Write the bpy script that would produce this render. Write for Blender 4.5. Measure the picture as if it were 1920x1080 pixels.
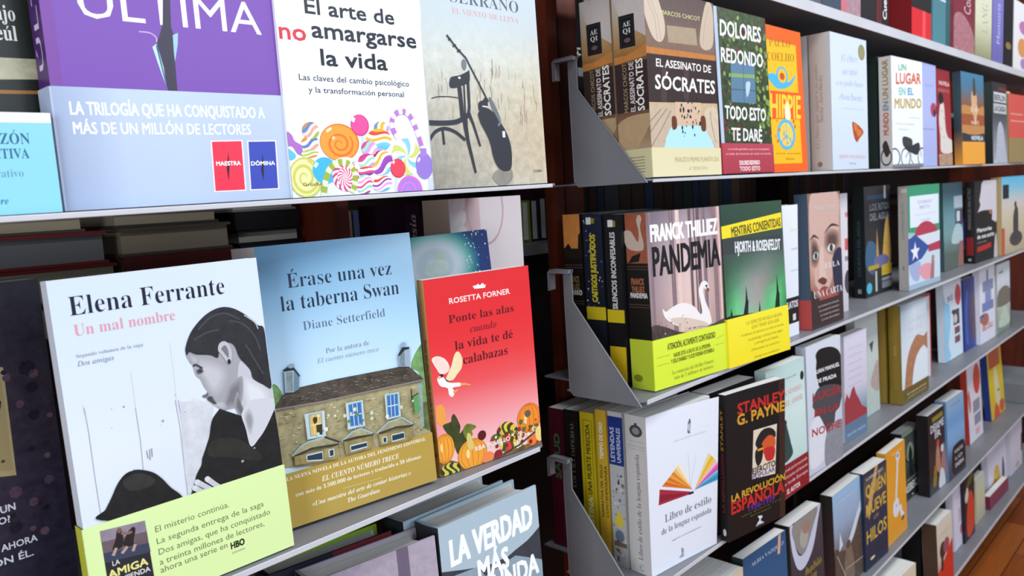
import bpy, math, random
from mathutils import Matrix, Vector
from mathutils.geometry import tessellate_polygon

for o in list(bpy.data.objects):
    bpy.data.objects.remove(o)
scene = bpy.context.scene
col = scene.collection
RND = random.Random(7)

# ---------------------------------------------------------------- camera
CAMR = [[0.688181, -0.72333, -0.056578], [-0.123843, -0.040273, -0.991484], [0.714892, 0.689327, -0.117295]]          # rows: right, down, forward in world axes
cam = bpy.data.cameras.new('camera')
cam.sensor_width = 36.0
cam.lens = 1472.0 / 1920.0 * 36.0
cam.clip_start = 0.02
cam.dof.use_dof = True
cam.dof.focus_distance = 0.78
cam.dof.aperture_fstop = 10.0
camo = bpy.data.objects.new('camera', cam)
col.objects.link(camo)
r, d, f = (Vector(v) for v in CAMR)
camo.matrix_world = Matrix(((r.x, -d.x, -f.x, 0.0), (r.y, -d.y, -f.y, 0.0),
                            (r.z, -d.z, -f.z, 1.45), (0, 0, 0, 1)))
scene.camera = camo

# ---------------------------------------------------------------- world, light, exposure
w = bpy.data.worlds.new('world')
scene.world = w
w.use_nodes = True
bg = w.node_tree.nodes['Background']
bg.inputs[0].default_value = (0.80, 0.87, 1.0, 1)
bg.inputs[1].default_value = 0.42


def area(name, loc, target, sx, sy, power, colr):
    l = bpy.data.lights.new(name, 'AREA')
    l.shape = 'RECTANGLE'
    l.size, l.size_y = sx, sy
    l.energy = power
    l.color = colr
    o = bpy.data.objects.new(name, l)
    col.objects.link(o)
    o.location = loc
    o.rotation_euler = (Vector(target) - Vector(loc)).to_track_quat('-Z', 'Y').to_euler()
    return o


area('window_daylight', (1.7, -2.6, 2.8), (1.5, 0.6, 1.1), 2.8, 1.8, 84.0, (0.78, 0.90, 1.0))
area('left_fill_light', (-2.3, -0.95, 1.7), (1.2, 0.5, 1.2), 1.1, 2.2, 102.0, (0.86, 0.93, 1.0))  # added fill to brighten left-facing spines; no doorway is known there
area('ceiling_lamp', (1.8, -0.45, 2.95), (1.8, 0.15, 0.9), 4.2, 0.45, 88.0, (0.93, 0.96, 1.0))
scene.view_settings.view_transform = 'Standard'
scene.view_settings.look = 'None'
scene.view_settings.gamma = 1.0
scene.view_settings.use_curve_mapping = False
scene.view_settings.exposure = -0.36
scene.render.film_transparent = False


# ---------------------------------------------------------------- materials
def lin(c):
    return c / 12.92 if c <= 0.04045 else ((c + 0.055) / 1.055) ** 2.4


def hx(c):
    """'rrggbb' or ('rrggbb', mottle) -> linear rgba; alpha carries how mottled the print is."""
    n = 0.0
    if isinstance(c, tuple):
        c, n = c
    return tuple(0.86 * lin(int(c[i:i + 2], 16) / 255.0) for i in (0, 2, 4)) + (n,)


def mat_base(name):
    m = bpy.data.materials.new(name)
    m.use_nodes = True
    nt = m.node_tree
    return m, nt, nt.nodes['Principled BSDF']


def mat_print(name, rough, spec, coat):
    m, nt, b = mat_base(name)
    N, L = nt.nodes, nt.links
    at = N.new('ShaderNodeAttribute'); at.attribute_name = 'ink'
    tc = N.new('ShaderNodeTexCoord')
    nz = N.new('ShaderNodeTexNoise'); nz.inputs['Scale'].default_value = 95.0; nz.inputs['Detail'].default_value = 6.0
    nz.inputs['Roughness'].default_value = 0.7
    L.new(tc.outputs['Object'], nz.inputs['Vector'])
    mr = N.new('ShaderNodeMapRange')
    mr.inputs['From Min'].default_value = 0.3; mr.inputs['From Max'].default_value = 0.7
    mr.inputs['To Min'].default_value = -1.0; mr.inputs['To Max'].default_value = 1.0
    L.new(nz.outputs['Fac'], mr.inputs['Value'])
    mu = N.new('ShaderNodeMath'); mu.operation = 'MULTIPLY_ADD'
    L.new(mr.outputs['Result'], mu.inputs[0]); L.new(at.outputs['Alpha'], mu.inputs[1]); mu.inputs[2].default_value = 1.0
    sc = N.new('ShaderNodeVectorMath'); sc.operation = 'SCALE'
    L.new(at.outputs['Color'], sc.inputs[0]); L.new(mu.outputs[0], sc.inputs['Scale'])
    L.new(sc.outputs[0], b.inputs['Base Color'])
    b.inputs['Roughness'].default_value = rough
    b.inputs['Specular IOR Level'].default_value = spec
    b.inputs['Coat Weight'].default_value = coat
    b.inputs['Coat Roughness'].default_value = 0.18
    return m


def mat_noise(name, c1, c2, scale, stretch=(1, 1, 1), rough=0.6, spec=0.3, metal=0.0, detail=4.0):
    m, nt, b = mat_base(name)
    N, L = nt.nodes, nt.links
    tc = N.new('ShaderNodeTexCoord')
    mp = N.new('ShaderNodeMapping'); mp.inputs['Scale'].default_value = stretch
    nz = N.new('ShaderNodeTexNoise'); nz.inputs['Scale'].default_value = scale; nz.inputs['Detail'].default_value = detail
    cr = N.new('ShaderNodeValToRGB')
    cr.color_ramp.elements[0].position = 0.35; cr.color_ramp.elements[1].position = 0.68
    cr.color_ramp.elements[0].color = hx(c1)[:3] + (1,)
    cr.color_ramp.elements[1].color = hx(c2)[:3] + (1,)
    L.new(tc.outputs['Object'], mp.inputs['Vector']); L.new(mp.outputs[0], nz.inputs['Vector'])
    L.new(nz.outputs['Fac'], cr.inputs[0]); L.new(cr.outputs[0], b.inputs['Base Color'])
    b.inputs['Roughness'].default_value = rough
    b.inputs['Specular IOR Level'].default_value = spec
    b.inputs['Metallic'].default_value = metal
    return m


GLOSS = mat_print('gloss_print', 0.42, 0.32, 0.1)
SATIN = mat_print('satin_print', 0.5, 0.3, 0.0)
MATTE = mat_print('matte_print', 0.7, 0.2, 0.0)
PAGES = mat_noise('page_edges', 'cfcbc4', 'f4f3f0', 9.0, (0.6, 120, 0.6), 0.8, 0.1)
PAGES_CREAM = mat_noise('cream_page_edges', 'bdb29c', 'e6ddc8', 9.0, (0.6, 120, 0.6), 0.8, 0.1)
METAL = mat_noise('grey_painted_metal', '75757a', '7d7d82', 6.0, (1, 1, 1), 0.42, 0.45)
METAL_HIGHLIGHT = mat_noise('metal_painted_highlight', 'c4c4ca', 'cfcfd4', 6.0, (1, 1, 1), 0.4, 0.45)  # paler copy of the shelf metal, edge highlight put into the colour
METAL_DARK = mat_noise('dull_grey_laminate', '77787a', '86878a', 5.0, (1, 1, 1), 0.6, 0.3)
WOOD = mat_noise('reddish_brown_wood', '4a1c0f', '702c17', 5.0, (6, 6, 0.5), 0.5, 0.35)
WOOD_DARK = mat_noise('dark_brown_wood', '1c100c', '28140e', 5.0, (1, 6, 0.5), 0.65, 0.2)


def mat_floor():
    m, nt, b = mat_base('parquet_floor')
    N, L = nt.nodes, nt.links
    tc = N.new('ShaderNodeTexCoord')
    br = N.new('ShaderNodeTexBrick')
    br.inputs['Scale'].default_value = 1.0
    br.inputs['Brick Width'].default_value = 0.6; br.inputs['Row Height'].default_value = 0.09
    br.inputs['Mortar Size'].default_value = 0.002
    br.inputs['Color1'].default_value = hx('b0612a')[:3] + (1,)
    br.inputs['Color2'].default_value = hx('8a431b')[:3] + (1,)
    br.inputs['Mortar'].default_value = hx('4a2210')[:3] + (1,)
    mp = N.new('ShaderNodeMapping'); mp.inputs['Scale'].default_value = (2, 40, 1)
    nz = N.new('ShaderNodeTexNoise'); nz.inputs['Scale'].default_value = 3.0; nz.inputs['Detail'].default_value = 6.0
    mx = N.new('ShaderNodeMix'); mx.data_type = 'RGBA'; mx.blend_type = 'MULTIPLY'; mx.inputs[0].default_value = 0.55
    L.new(tc.outputs['Object'], br.inputs['Vector']); L.new(tc.outputs['Object'], mp.inputs['Vector'])
    L.new(mp.outputs[0], nz.inputs['Vector'])
    cr = N.new('ShaderNodeValToRGB')
    cr.color_ramp.elements[0].color = (0.45, 0.4, 0.36, 1); cr.color_ramp.elements[1].color = (1.3, 1.2, 1.1, 1)
    L.new(nz.outputs['Fac'], cr.inputs[0])
    L.new(br.outputs['Color'], mx.inputs[6]); L.new(cr.outputs[0], mx.inputs[7])
    L.new(mx.outputs[2], b.inputs['Base Color'])
    b.inputs['Roughness'].default_value = 0.3
    return m


FLOOR = mat_floor()
WALL = mat_noise('plaster_wall', 'b9b3a8', 'c9c4ba', 3.0)


# ---------------------------------------------------------------- mesh helper
class MB:
    def __init__(self):
        self.v, self.f, self.c = [], [], []

    def add(self, verts, faces, colr=None):
        b = len(self.v)
        self.v += [tuple(p) for p in verts]
        self.f += [tuple(i + b for i in q) for q in faces]
        if colr is None:
            colr = (0.8, 0.8, 0.8, 0)
        self.c += list(colr) if isinstance(colr, list) else [colr] * len(verts)

    def box(self, x0, y0, z0, x1, y1, z1, colr=None, skip=()):
        v = [(x0, y0, z0), (x1, y0, z0), (x1, y1, z0), (x0, y1, z0), (x0, y0, z1), (x1, y0, z1), (x1, y1, z1), (x0, y1, z1)]
        f = {'bottom': (0, 3, 2, 1), 'top': (4, 5, 6, 7), 'front': (0, 1, 5, 4), 'right': (1, 2, 6, 5), 'back': (2, 3, 7, 6), 'left': (3, 0, 4, 7)}
        self.add(v, [q for k, q in f.items() if k not in skip], colr)

    def extrude(self, prof, axis, a, b, colr=None):
        """closed profile of 2-D points swept along an axis"""
        n = len(prof)

        def pt(p, t):
            return (t, p[0], p[1]) if axis == 'x' else (p[0], t, p[1]) if axis == 'y' else (p[0], p[1], t)
        v = [pt(p, a) for p in prof] + [pt(p, b) for p in prof]
        f = [(i, (i + 1) % n, n + (i + 1) % n, n + i) for i in range(n)]
        tri = tessellate_polygon([[Vector((p[0], p[1], 0)) for p in prof]])
        f += [tuple(t) for t in tri] + [tuple(n + i for i in t) for t in tri]
        self.add(v, f, colr)

    def mesh(self, name, mat):
        me = bpy.data.meshes.new(name)
        me.from_pydata(self.v, [], self.f)
        at = me.attributes.new('ink', 'FLOAT_COLOR', 'POINT')
        at.data.foreach_set('color', [x for c in self.c for x in c])
        me.materials.append(mat)
        me.update()
        return me

    def build(self, name, mat, parent=None, bevel=0.0):
        o = bpy.data.objects.new(name, self.mesh(name, mat))
        col.objects.link(o)
        if parent is not None:
            o.parent = parent
        if bevel:
            m = o.modifiers.new('bevel', 'BEVEL')
            m.width = bevel; m.segments = 2; m.limit_method = 'ANGLE'
        return o


def empty(name, loc, rot=(0, 0, 0)):
    o = bpy.data.objects.new(name, None)
    o.empty_display_size = 0.05
    o.location = loc
    o.rotation_euler = rot
    col.objects.link(o)
    return o


def tag(o, label=None, cat=None, group=None, kind=None):
    for k, v in (('label', label), ('category', cat), ('group', group), ('kind', kind)):
        if v:
            o[k] = v
    return o


def copy_thing(root, loc, label, group=None, rot=None):
    c = root.copy(); col.objects.link(c)
    c.location = loc
    if rot is not None:
        c.rotation_euler = rot
    tag(c, label, None, group)
    for ch in [x for x in bpy.data.objects if x.parent == root]:
        k = ch.copy(); col.objects.link(k); k.parent = c
        for g in [x for x in bpy.data.objects if x.parent == ch]:
            gk = g.copy(); col.objects.link(gk); gk.parent = k
    return c


# ---------------------------------------------------------------- lettering
def serif(s, up, lo, dig=None):
    out = ''
    for ch in s:
        if 'A' <= ch <= 'Z':
            out += chr(up + ord(ch) - 65)
        elif 'a' <= ch <= 'z':
            out += '\u210e' if (lo == 0x1D44E and ch == 'h') else chr(lo + ord(ch) - 97)
        elif ch.isdigit() and dig:
            out += chr(dig + ord(ch) - 48)
        else:
            out += ch
    return out


ACUTE = {'á': 'a', 'é': 'e', 'í': 'i', 'ó': 'o', 'ú': 'u', 'Á': 'A', 'É': 'E', 'Í': 'I', 'Ó': 'O', 'Ú': 'U', 'ñ': 'n', 'Ñ': 'N'}
FONTS = {'s': (None, 0.0), 'S': (None, 0.0), 'H': (None, 0.0), 'b': ((0x1D400, 0x1D41A, 0x1D7CE), 0.0), 'r': ((0x1D400, 0x1D41A, 0x1D7CE), -0.0098),
         'i': ((0x1D434, 0x1D44E, None), 0.0), 'B': ((0x1D468, 0x1D482, None), 0.0)}
CACHE = {}


def raw_text(s, font):
    key = (s, font)
    if key not in CACHE:
        alpha, off = FONTS[font]
        cu = bpy.data.curves.new('letters', 'FONT')
        cu.body = serif(s, *alpha) if alpha else s
        cu.offset = off
        cu.resolution_u = 2
        o = bpy.data.objects.new('letters', cu)
        me = bpy.data.meshes.new_from_object(o)
        v = [(p.co.x, p.co.y) for p in me.vertices]
        f = [tuple(p.vertices) for p in me.polygons]
        bpy.data.objects.remove(o); bpy.data.curves.remove(cu); bpy.data.meshes.remove(me)
        CACHE[key] = (v, f)
    return CACHE[key]


CAPH = {}


def text_shape(s, font):
    """outline of a line of print: verts, faces, xmin, xmax, cap height"""
    if font not in CAPH:
        CAPH[font] = max(p[1] for p in raw_text('H', font)[0])
    if FONTS[font][0] is None:
        v, f = raw_text(s, font)
        v, f = list(v), list(f)
    else:
        plain = ''.join(ACUTE.get(ch, ch) for ch in s)
        v, f = raw_text(plain, font)
        v, f = list(v), list(f)
        for i, ch in enumerate(s):
            if ch in ACUTE:
                xr = max(p[0] for p in raw_text(plain[:i + 1], font)[0])
                g = raw_text(plain[i], font)[0]
                xm = xr - (max(p[0] for p in g) - min(p[0] for p in g)) / 2
                yt = max(p[1] for p in g) + 0.05
                b = len(v)
                if ch in 'ñÑ':
                    v += [(xm - .14, yt), (xm - .14, yt + .05), (xm + .14, yt + .05), (xm + .14, yt)]
                else:
                    v += [(xm - .05, yt), (xm + .03, yt + .15), (xm + .13, yt + .15), (xm, yt)]
                f.append((b, b + 1, b + 2, b + 3))
    xs = [p[0] for p in v]
    return v, f, min(xs), max(xs), CAPH[font]


def smooth_pts(pts, n=6, closed=True):
    out = []
    k = len(pts)
    rng = range(k) if closed else range(k - 1)
    for i in rng:
        if closed:
            a, b, c, d_ = pts[i - 1], pts[i], pts[(i + 1) % k], pts[(i + 2) % k]
        else:
            a, b, c, d_ = pts[max(i - 1, 0)], pts[i], pts[i + 1], pts[min(i + 2, k - 1)]
        for j in range(n):
            t = j / n
            out.append(tuple(0.5 * (2 * b[m] + (c[m] - a[m]) * t + (2 * a[m] - 5 * b[m] + 4 * c[m] - d_[m]) * t * t
                                    + (3 * b[m] - a[m] - 3 * c[m] + d_[m]) * t ** 3) for m in (0, 1)))
    if not closed:
        out.append(pts[-1])
    return out


def refine(pts, faces, size):
    """split big triangles so that ink follows a bent cover"""
    out, todo = [], [[pts[i] for i in f] for f in faces]
    while todo:
        t = todo.pop()
        if len(t) > 3:
            todo += [[t[0], t[i], t[i + 1]] for i in range(1, len(t) - 1)]
            continue
        e = [math.hypot(t[i][0] - t[i - 1][0], t[i][1] - t[i - 1][1]) for i in range(3)]
        k = e.index(max(e))
        if e[k] <= size:
            out.append(t)
            continue
        a, b, c = t[k - 1], t[k], t[k - 2]
        m = ((a[0] + b[0]) / 2, (a[1] + b[1]) / 2)
        todo += [[a, m, c], [m, b, c]]
    v = [p for t in out for p in t]
    return v, [(3 * i, 3 * i + 1, 3 * i + 2) for i in range(len(out))]


class Art:
    """Print on a flat face w x h millimetres; every shape is a thin ink layer on the paper."""

    def __init__(self, w, h):
        self.w, self.h = w, h
        self.layers = []
        self.rows = [['ffffff']]

    def base(self, *rows):                     # colour rows from the bottom up, each one colour or a list
        self.rows = [q if isinstance(q, list) else [q] for q in rows]

    def put(self, pts, faces, colr):
        self.layers.append((pts, faces, colr))

    def poly(self, pts, c):
        cl = self.clip(pts)
        if len(cl) < 3:
            return
        self.put(cl, [tuple(t) for t in tessellate_polygon([[Vector((p[0], p[1], 0)) for p in cl]])], hx(c))

    def clip(self, pts):
        for ax, lim, sg in ((0, 0.0, 1), (0, self.w, -1), (1, 0.0, 1), (1, self.h, -1)):
            out = []
            for i, p in enumerate(pts):
                q = pts[i - 1]
                ip, iq = sg * (p[ax] - lim) >= 0, sg * (q[ax] - lim) >= 0
                if ip != iq:
                    t = (lim - q[ax]) / (p[ax] - q[ax])
                    out.append((q[0] + (p[0] - q[0]) * t, q[1] + (p[1] - q[1]) * t))
                if ip:
                    out.append(p)
            pts = out
            if not pts:
                return []
        return pts

    def sm(self, pts, c, n=6):
        self.poly(smooth_pts(pts, n), c)

    def rect(self, x0, y0, x1, y1, c):
        self.poly([(x0, y0), (x1, y0), (x1, y1), (x0, y1)], c)

    def soft(self, pts, c0, c1, n=7, s=.45):
        """a printed tone fading from c0 at the rim to c1 in the middle"""
        pts = smooth_pts(pts, 5)
        mx, my = sum(p[0] for p in pts) / len(pts), sum(p[1] for p in pts) / len(pts)
        for i in range(n):
            t = i / (n - 1)
            k = 1 - (1 - s) * t
            cc = ''.join('%02x' % round(int(c0[j:j + 2], 16) * (1 - t) + int(c1[j:j + 2], 16) * t) for j in (0, 2, 4))
            self.poly([(mx + (x - mx) * k, my + (y - my) * k) for x, y in pts], cc)

    def fr(self, x0, y0, x1, y1, c):            # rectangle in fractions of the face
        self.rect(x0 * self.w, y0 * self.h, x1 * self.w, y1 * self.h, c)

    def fp(self, pts, c, smooth=False):
        p = [(a * self.w, b * self.h) for a, b in pts]
        (self.sm if smooth else self.poly)(p, c)

    def ell(self, e, c, a0=0.0, a1=360.0, n=28, inner=0.0):
        u, v, ru, rv = e
        out = [(u + ru * math.cos(math.radians(a0 + (a1 - a0) * i / n)), v + rv * math.sin(math.radians(a0 + (a1 - a0) * i / n))) for i in range(n + 1)]
        if inner:
            for i in range(n):
                p, q = out[i], out[i + 1]
                self.quad(p, q, (u + (q[0] - u) * inner, v + (q[1] - v) * inner), (u + (p[0] - u) * inner, v + (p[1] - v) * inner), c)
        else:
            if a1 - a0 < 360:
                out.append((u, v))
            else:
                out = out[:-1]
            self.poly(out, c)

    def fe(self, x, y, rx, ry, c, **k):
        self.ell((x * self.w, y * self.h, rx * self.w, ry * self.h), c, **k)

    def quad(self, a, b, c_, d_, c):
        pts = self.clip([a, b, c_, d_])
        if len(pts) < 3:
            return
        prev = self.layers[-1] if self.layers else None
        if prev and isinstance(prev[1], list) and len(prev) == 4 and prev[3] == 'strip':
            k = len(prev[0]); prev[0].extend(pts); prev[1].append(tuple(range(k, k + len(pts)))); prev[2].extend([hx(c)] * len(pts))
        else:
            self.layers.append((list(pts), [tuple(range(len(pts)))], [hx(c)] * len(pts), 'strip'))

    def end(self):                              # close a run of quads: the next goes on a new layer
        self.layers.append(([], [], []))

    def line(self, pts, w, c, smooth=False, w2=None):
        """c: one colour, or a list of colours alternating along the line"""
        self.end()
        if smooth:
            pts = smooth_pts(pts, 6, False)
        n = len(pts)
        L, R = [], []
        for i, p in enumerate(pts):
            a, b = pts[max(i - 1, 0)], pts[min(i + 1, n - 1)]
            dx, dy = b[0] - a[0], b[1] - a[1]
            q = math.hypot(dx, dy) or 1
            ww = (w if w2 is None else w + (w2 - w) * i / max(n - 1, 1)) / 2
            L.append((p[0] - dy / q * ww, p[1] + dx / q * ww)); R.append((p[0] + dy / q * ww, p[1] - dx / q * ww))
        for i in range(n - 1):
            self.quad(L[i], R[i], R[i + 1], L[i + 1], c[i * len(c) // (n - 1)] if isinstance(c, list) else c)
        self.end()

    def cane(self, pts, w, a, b, n):
        self.line(smooth_pts(pts, 8, False), w, [a if i % 2 else b for i in range(n)])

    def spiral(self, e, turns, c, thick=0.16, start=0.08):
        u, v, ru, rv = e
        self.end()
        n = int(turns * 28)
        for i in range(n):
            q = []
            for j in (i, i + 1):
                t = j / n
                a = 2 * math.pi * turns * t
                r0 = start + (0.9 - start) * t
                r1 = r0 + thick * (0.35 + 0.65 * min(1, 2 * t))
                q.append(((u + ru * r0 * math.cos(a), v + rv * r0 * math.sin(a)), (u + ru * min(r1, 1) * math.cos(a), v + rv * min(r1, 1) * math.sin(a))))
            self.quad(q[0][0], q[0][1], q[1][1], q[1][0], c)
        self.end()

    def pin(self, e, n, cols, twist=60):
        u, v, ru, rv = e
        self.end()
        m = 6
        for k in range(n):
            for j in range(m):
                def at(kk, t):
                    a = math.radians(360.0 * kk / n + twist * t)
                    return (u + ru * t * math.cos(a), v + rv * t * math.sin(a))
                self.quad(at(k, j / m), at(k + 1, j / m), at(k + 1, (j + 1) / m), at(k, (j + 1) / m), cols[k % len(cols)])
        self.end()

    def bands(self, e, rot, cols, wave=0.0):
        """an ellipse cut into tilted stripes"""
        u, v, ru, rv = e
        self.end()
        n = len(cols)
        ca, sa = math.cos(math.radians(rot)), math.sin(math.radians(rot))
        for k, c in enumerate(cols):
            for j in range(8):
                def at(i, t):
                    y = -1 + 2 * i
                    x = math.sqrt(max(0.0, 1 - y * y)) * t
                    yy = y + wave * math.sin(t * 2.5) * (1 - y * y)
                    return (u + ru * (x * ca - yy * sa), v + rv * (x * sa + yy * ca))
                for s in range(3):
                    i0, i1 = (k + s / 3) / n, (k + (s + 1) / 3) / n
                    t0, t1 = -1 + j / 4, -1 + (j + 1) / 4
                    self.quad(at(i0, t0), at(i0, t1), at(i1, t1), at(i1, t0), c)
        self.end()

    def dots(self, n, x0, y0, x1, y1, r, c, seed=1, sq=1.0):
        """small scattered spots, placed over a region given in fractions"""
        rn = random.Random(seed)
        self.end()
        for _ in range(n):
            x, y, q = (x0 + (x1 - x0) * rn.random()) * self.w, (y0 + (y1 - y0) * rn.random()) * self.h, r * (0.4 + rn.random())
            cc = rn.choice(c) if isinstance(c, list) else c
            p = [(x + q * math.cos(a) * sq, y + q * math.sin(a)) for a in (0.3, 1.1, 2.0, 2.9, 3.8, 4.7, 5.6)]
            p = self.clip(p)
            if len(p) > 2:
                prev = self.layers[-1]
                if len(prev) == 4:
                    k = len(prev[0]); prev[0].extend(p); prev[1].append(tuple(range(k, k + len(p)))); prev[2].extend([hx(cc)] * len(p))
                else:
                    self.layers.append((list(p), [tuple(range(len(p)))], [hx(cc)] * len(p), 'strip'))
        self.end()

    def text(self, s, p, c, font='s', flat=True):
        """p: start of the baseline, its end, and the top of a capital above the start"""
        (x0, y0), (x1, y1), (x2, y2) = p
        v, f, a, b, cap = text_shape(s, font)
        if flat:
            ym = (y0 + y1) / 2
            hh = y2 - y0
            y0 = y1 = ym
            x2, y2 = x0, ym + hh
            x1 = min(x1, self.w - 1.0) if x0 < self.w - 4 else x1
        k = 1.0 / (b - a)
        ex = ((x1 - x0) * k, (y1 - y0) * k)
        ey = ((x2 - x0) / cap, (y2 - y0) / cap)
        e = {'S': 0.017, 'H': 0.028}.get(font, 0.0)
        sx, sy = math.hypot(*ex), math.hypot(*ey)
        q_ = max(0.8, min(1.7, sy / sx))                      # narrow letters keep the weight of their stems
        dx = e * q_ + (0.012 * max(0.0, q_ - 1.0) if e else 0.0)
        n = max(2, int(math.ceil(2 * dx / 0.06)) + 1) if e else 1
        for i in range(n):
            ox = -dx + 2 * dx * i / (n - 1) if n > 1 else 0.0
            for oy in ((-e, e) if e else (0.0,)):
                self.put([(x0 + (q[0] + ox - a) * ex[0] + (q[1] + oy) * ey[0], y0 + (q[0] + ox - a) * ex[1] + (q[1] + oy) * ey[1]) for q in v], f, hx(c))

    def ft(self, s, x0, x1, y, cap, c, font='s'):        # in fractions of the face
        self.text(s, [(x0 * self.w, y * self.h), (x1 * self.w, y * self.h), (x0 * self.w, (y + cap) * self.h)], c, font)

    def up(self, s, u, v0, v1, cap, c, font='s'):         # lettering running up a spine; u = baseline, fractions
        self.text(s, [(u * self.w, v0 * self.h), (u * self.w, v1 * self.h), ((u - cap) * self.w, v0 * self.h)], c, font, flat=False)

    def down(self, s, u, v0, v1, cap, c, font='s'):
        self.text(s, [(u * self.w, v1 * self.h), (u * self.w, v0 * self.h), ((u + cap) * self.w, v1 * self.h)], c, font, flat=False)

    def emit(self, mb, fn, step=1.0e-5, grid=(6, 8), fine=0):
        """write base and ink layers into a mesh through fn(u, v, lift in metres) -> xyz"""
        nx, ny = grid
        R = [[hx(c) for c in row] for row in self.rows]

        def samp(row, t):
            x = t * (len(row) - 1); i = min(int(x), len(row) - 2) if len(row) > 1 else 0
            if len(row) == 1:
                return row[0]
            g = x - i
            return tuple(p + (q - p) * g for p, q in zip(row[i], row[i + 1]))
        if len(self.rows) > 1:
            ny = max(ny, 2 * len(self.rows))
        v, c, fc = [], [], []
        for j in range(ny + 1):
            for i in range(nx + 1):
                tx, ty = i / nx, j / ny
                v.append(fn(tx * self.w, ty * self.h, 0.0))
                y = ty * (len(R) - 1)
                k = min(int(y), len(R) - 2) if len(R) > 1 else 0
                a = samp(R[k], tx)
                if len(R) > 1:
                    b2 = samp(R[k + 1], tx); g = y - k
                    a = tuple(p + (q - p) * g for p, q in zip(a, b2))
                c.append(a)
        for j in range(ny):
            for i in range(nx):
                a = j * (nx + 1) + i
                fc.append((a, a + 1, a + nx + 2, a + nx + 1))
        mb.add(v, fc, c)
        k = 0
        for lay in self.layers:
            if not lay[0]:
                continue
            k += 1
            pts, faces, cc = lay[0], lay[1], lay[2]
            if fine and not isinstance(cc, list):
                pts, faces = refine(pts, faces, fine)
            mb.add([fn(p[0], p[1], k * step + 2e-5) for p in pts], faces, cc)


# ---------------------------------------------------------------- a book
def book(pose, label, front=None, spine=None, cover='888888', name='paperback_book', band=None, band_spine=None, band_h=0.0,
         band_col='dddd44', mat=None, hard=False, pages=None, group=None, curl=0.0, cat='book', back=None, yaw_add=0.0, band_label=None):
    x, y, z, w_, h_, t_, lean, yaw, roll = pose
    mat = mat or GLOSS
    root = empty(name, (x, y, z + 0.0004), (math.radians(-lean), math.radians(roll), math.radians(yaw + yaw_add)))
    tag(root, label, cat, group)
    W, H, T = w_ * 1000, h_ * 1000, t_ * 1000
    th = 0.0026 if hard else 0.0005
    edge = hx(cover)

    def bend(u, v):
        return -curl * (u / w_) ** 2 * (0.25 + 0.75 * v / h_) if curl else 0.0
    # front cover
    a = Art(W, H)
    a.base(cover)
    if front:
        front(a)
    m = MB()
    a.emit(m, lambda u, v, l: (u / 1000, bend(u / 1000, v / 1000) - l, v / 1000), grid=(10, 10) if curl else (6, 8), fine=9 if curl else 0)
    if curl:
        n = 10
        vs = [(w_ * i / n, bend(w_ * i / n, h_ * j / n) + th, h_ * j / n) for j in range(n + 1) for i in range(n + 1)]
        m.add(vs, [(j * (n + 1) + i, (j + 1) * (n + 1) + i, (j + 1) * (n + 1) + i + 1, j * (n + 1) + i + 1) for j in range(n) for i in range(n)], hx('e8e8ea'))
    else:
        m.box(0, 0, 0, w_, th, h_, edge, skip=('front',))
    m.build('front_cover', mat, root)
    # back cover
    m = MB()
    m.box(0, t_ - th, 0, w_, t_, h_, hx(back or cover))
    m.build('back_cover', mat, root)
    # spine, drawn on its own face (u runs from the back edge to the front edge)
    s = Art(T, H)
    s.base(cover)
    if spine:
        spine(s)
    bulge = 0.10 * t_ if hard else 0.0

    def sp(u, v, l):
        q = u / T
        return (-bulge * 4 * q * (1 - q) - l, t_ - u / 1000, v / 1000)
    m = MB()
    s.emit(m, sp, grid=(6, 6))
    m.box(0.0004, th, 0, 0.0004 + th, t_ - th, h_, edge, skip=())
    m.build('spine', mat, root)
    # pages
    m = MB()
    ov = 0.004 if hard else 0.0006
    y0, y1 = th, t_ - th
    if hard:
        nb = 8
        prof = [(w_ - ov - 0.012 * (1 - (2 * i / nb - 1) ** 2) * min(1, t_ / 0.04), y0 + (y1 - y0) * i / nb) for i in range(nb + 1)]
        prof += [(0.003 - 0.5 * bulge * (1 - (2 * i / nb - 1) ** 2), y1 - (y1 - y0) * i / nb) for i in range(nb + 1)]
        m.extrude(prof, 'z', ov if hard else 0, h_ - ov)
    else:
        m.box(0.001, y0, 0.0004, w_ - ov, y1, h_ - 0.0006)
    m.build('page_block', pages or PAGES, root)
    # paper band round the foot of the book
    if band or band_h:
        g = 0.0013
        a = Art(W, band_h)
        a.base(band_col)
        if band:
            band(a)
        m = MB()
        a.emit(m, lambda u, v, l: (u / 1000, -g - l, v / 1000 + 0.0003), grid=(4, 4))
        s = Art(T, band_h)
        s.base(band_col)
        if band_spine:
            band_spine(s)
        s.emit(m, lambda u, v, l: (-g - bulge * 4 * (u / T) * (1 - u / T) - l, t_ - u / 1000, v / 1000 + 0.0003), grid=(6, 4))
        bh, c = band_h / 1000, hx(band_col)
        m.add([(-g, -g, 0.0003), (-g, -g, bh), (0, -g, bh), (0, -g, 0.0003), (-g, 0, 0.0003), (-g, 0, bh), (w_, -g, 0.0003), (w_, -g, bh), (w_ + g, -g, bh), (w_ + g, -g, 0.0003), (w_ + g, t_, 0.0003), (w_ + g, t_, bh)],
              [(0, 3, 2, 1), (0, 1, 5, 4), (6, 9, 8, 7), (9, 10, 11, 8)], c)
        b_ = m.build('paper_band', mat, root)
        if band_label:
            b_['label'] = band_label
    return root


# ================================================================ the room
def structure(name, mb, mat, loc=(0, 0, 0)):
    o = mb.build(name, mat)
    o.location = loc
    return tag(o, kind='structure')


m = MB(); m.box(-2.5, -3.2, -0.05, 6.5, 1.3, 0.0); structure('floor', m, FLOOR)
m = MB(); m.box(-2.5, 1.3, 0.0, 6.5, 1.4, 3.0); structure('wall_back', m, WALL)
m = MB(); m.box(6.5, -3.2, 0.0, 6.6, 1.4, 3.0); structure('wall_right', m, WALL)

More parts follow.
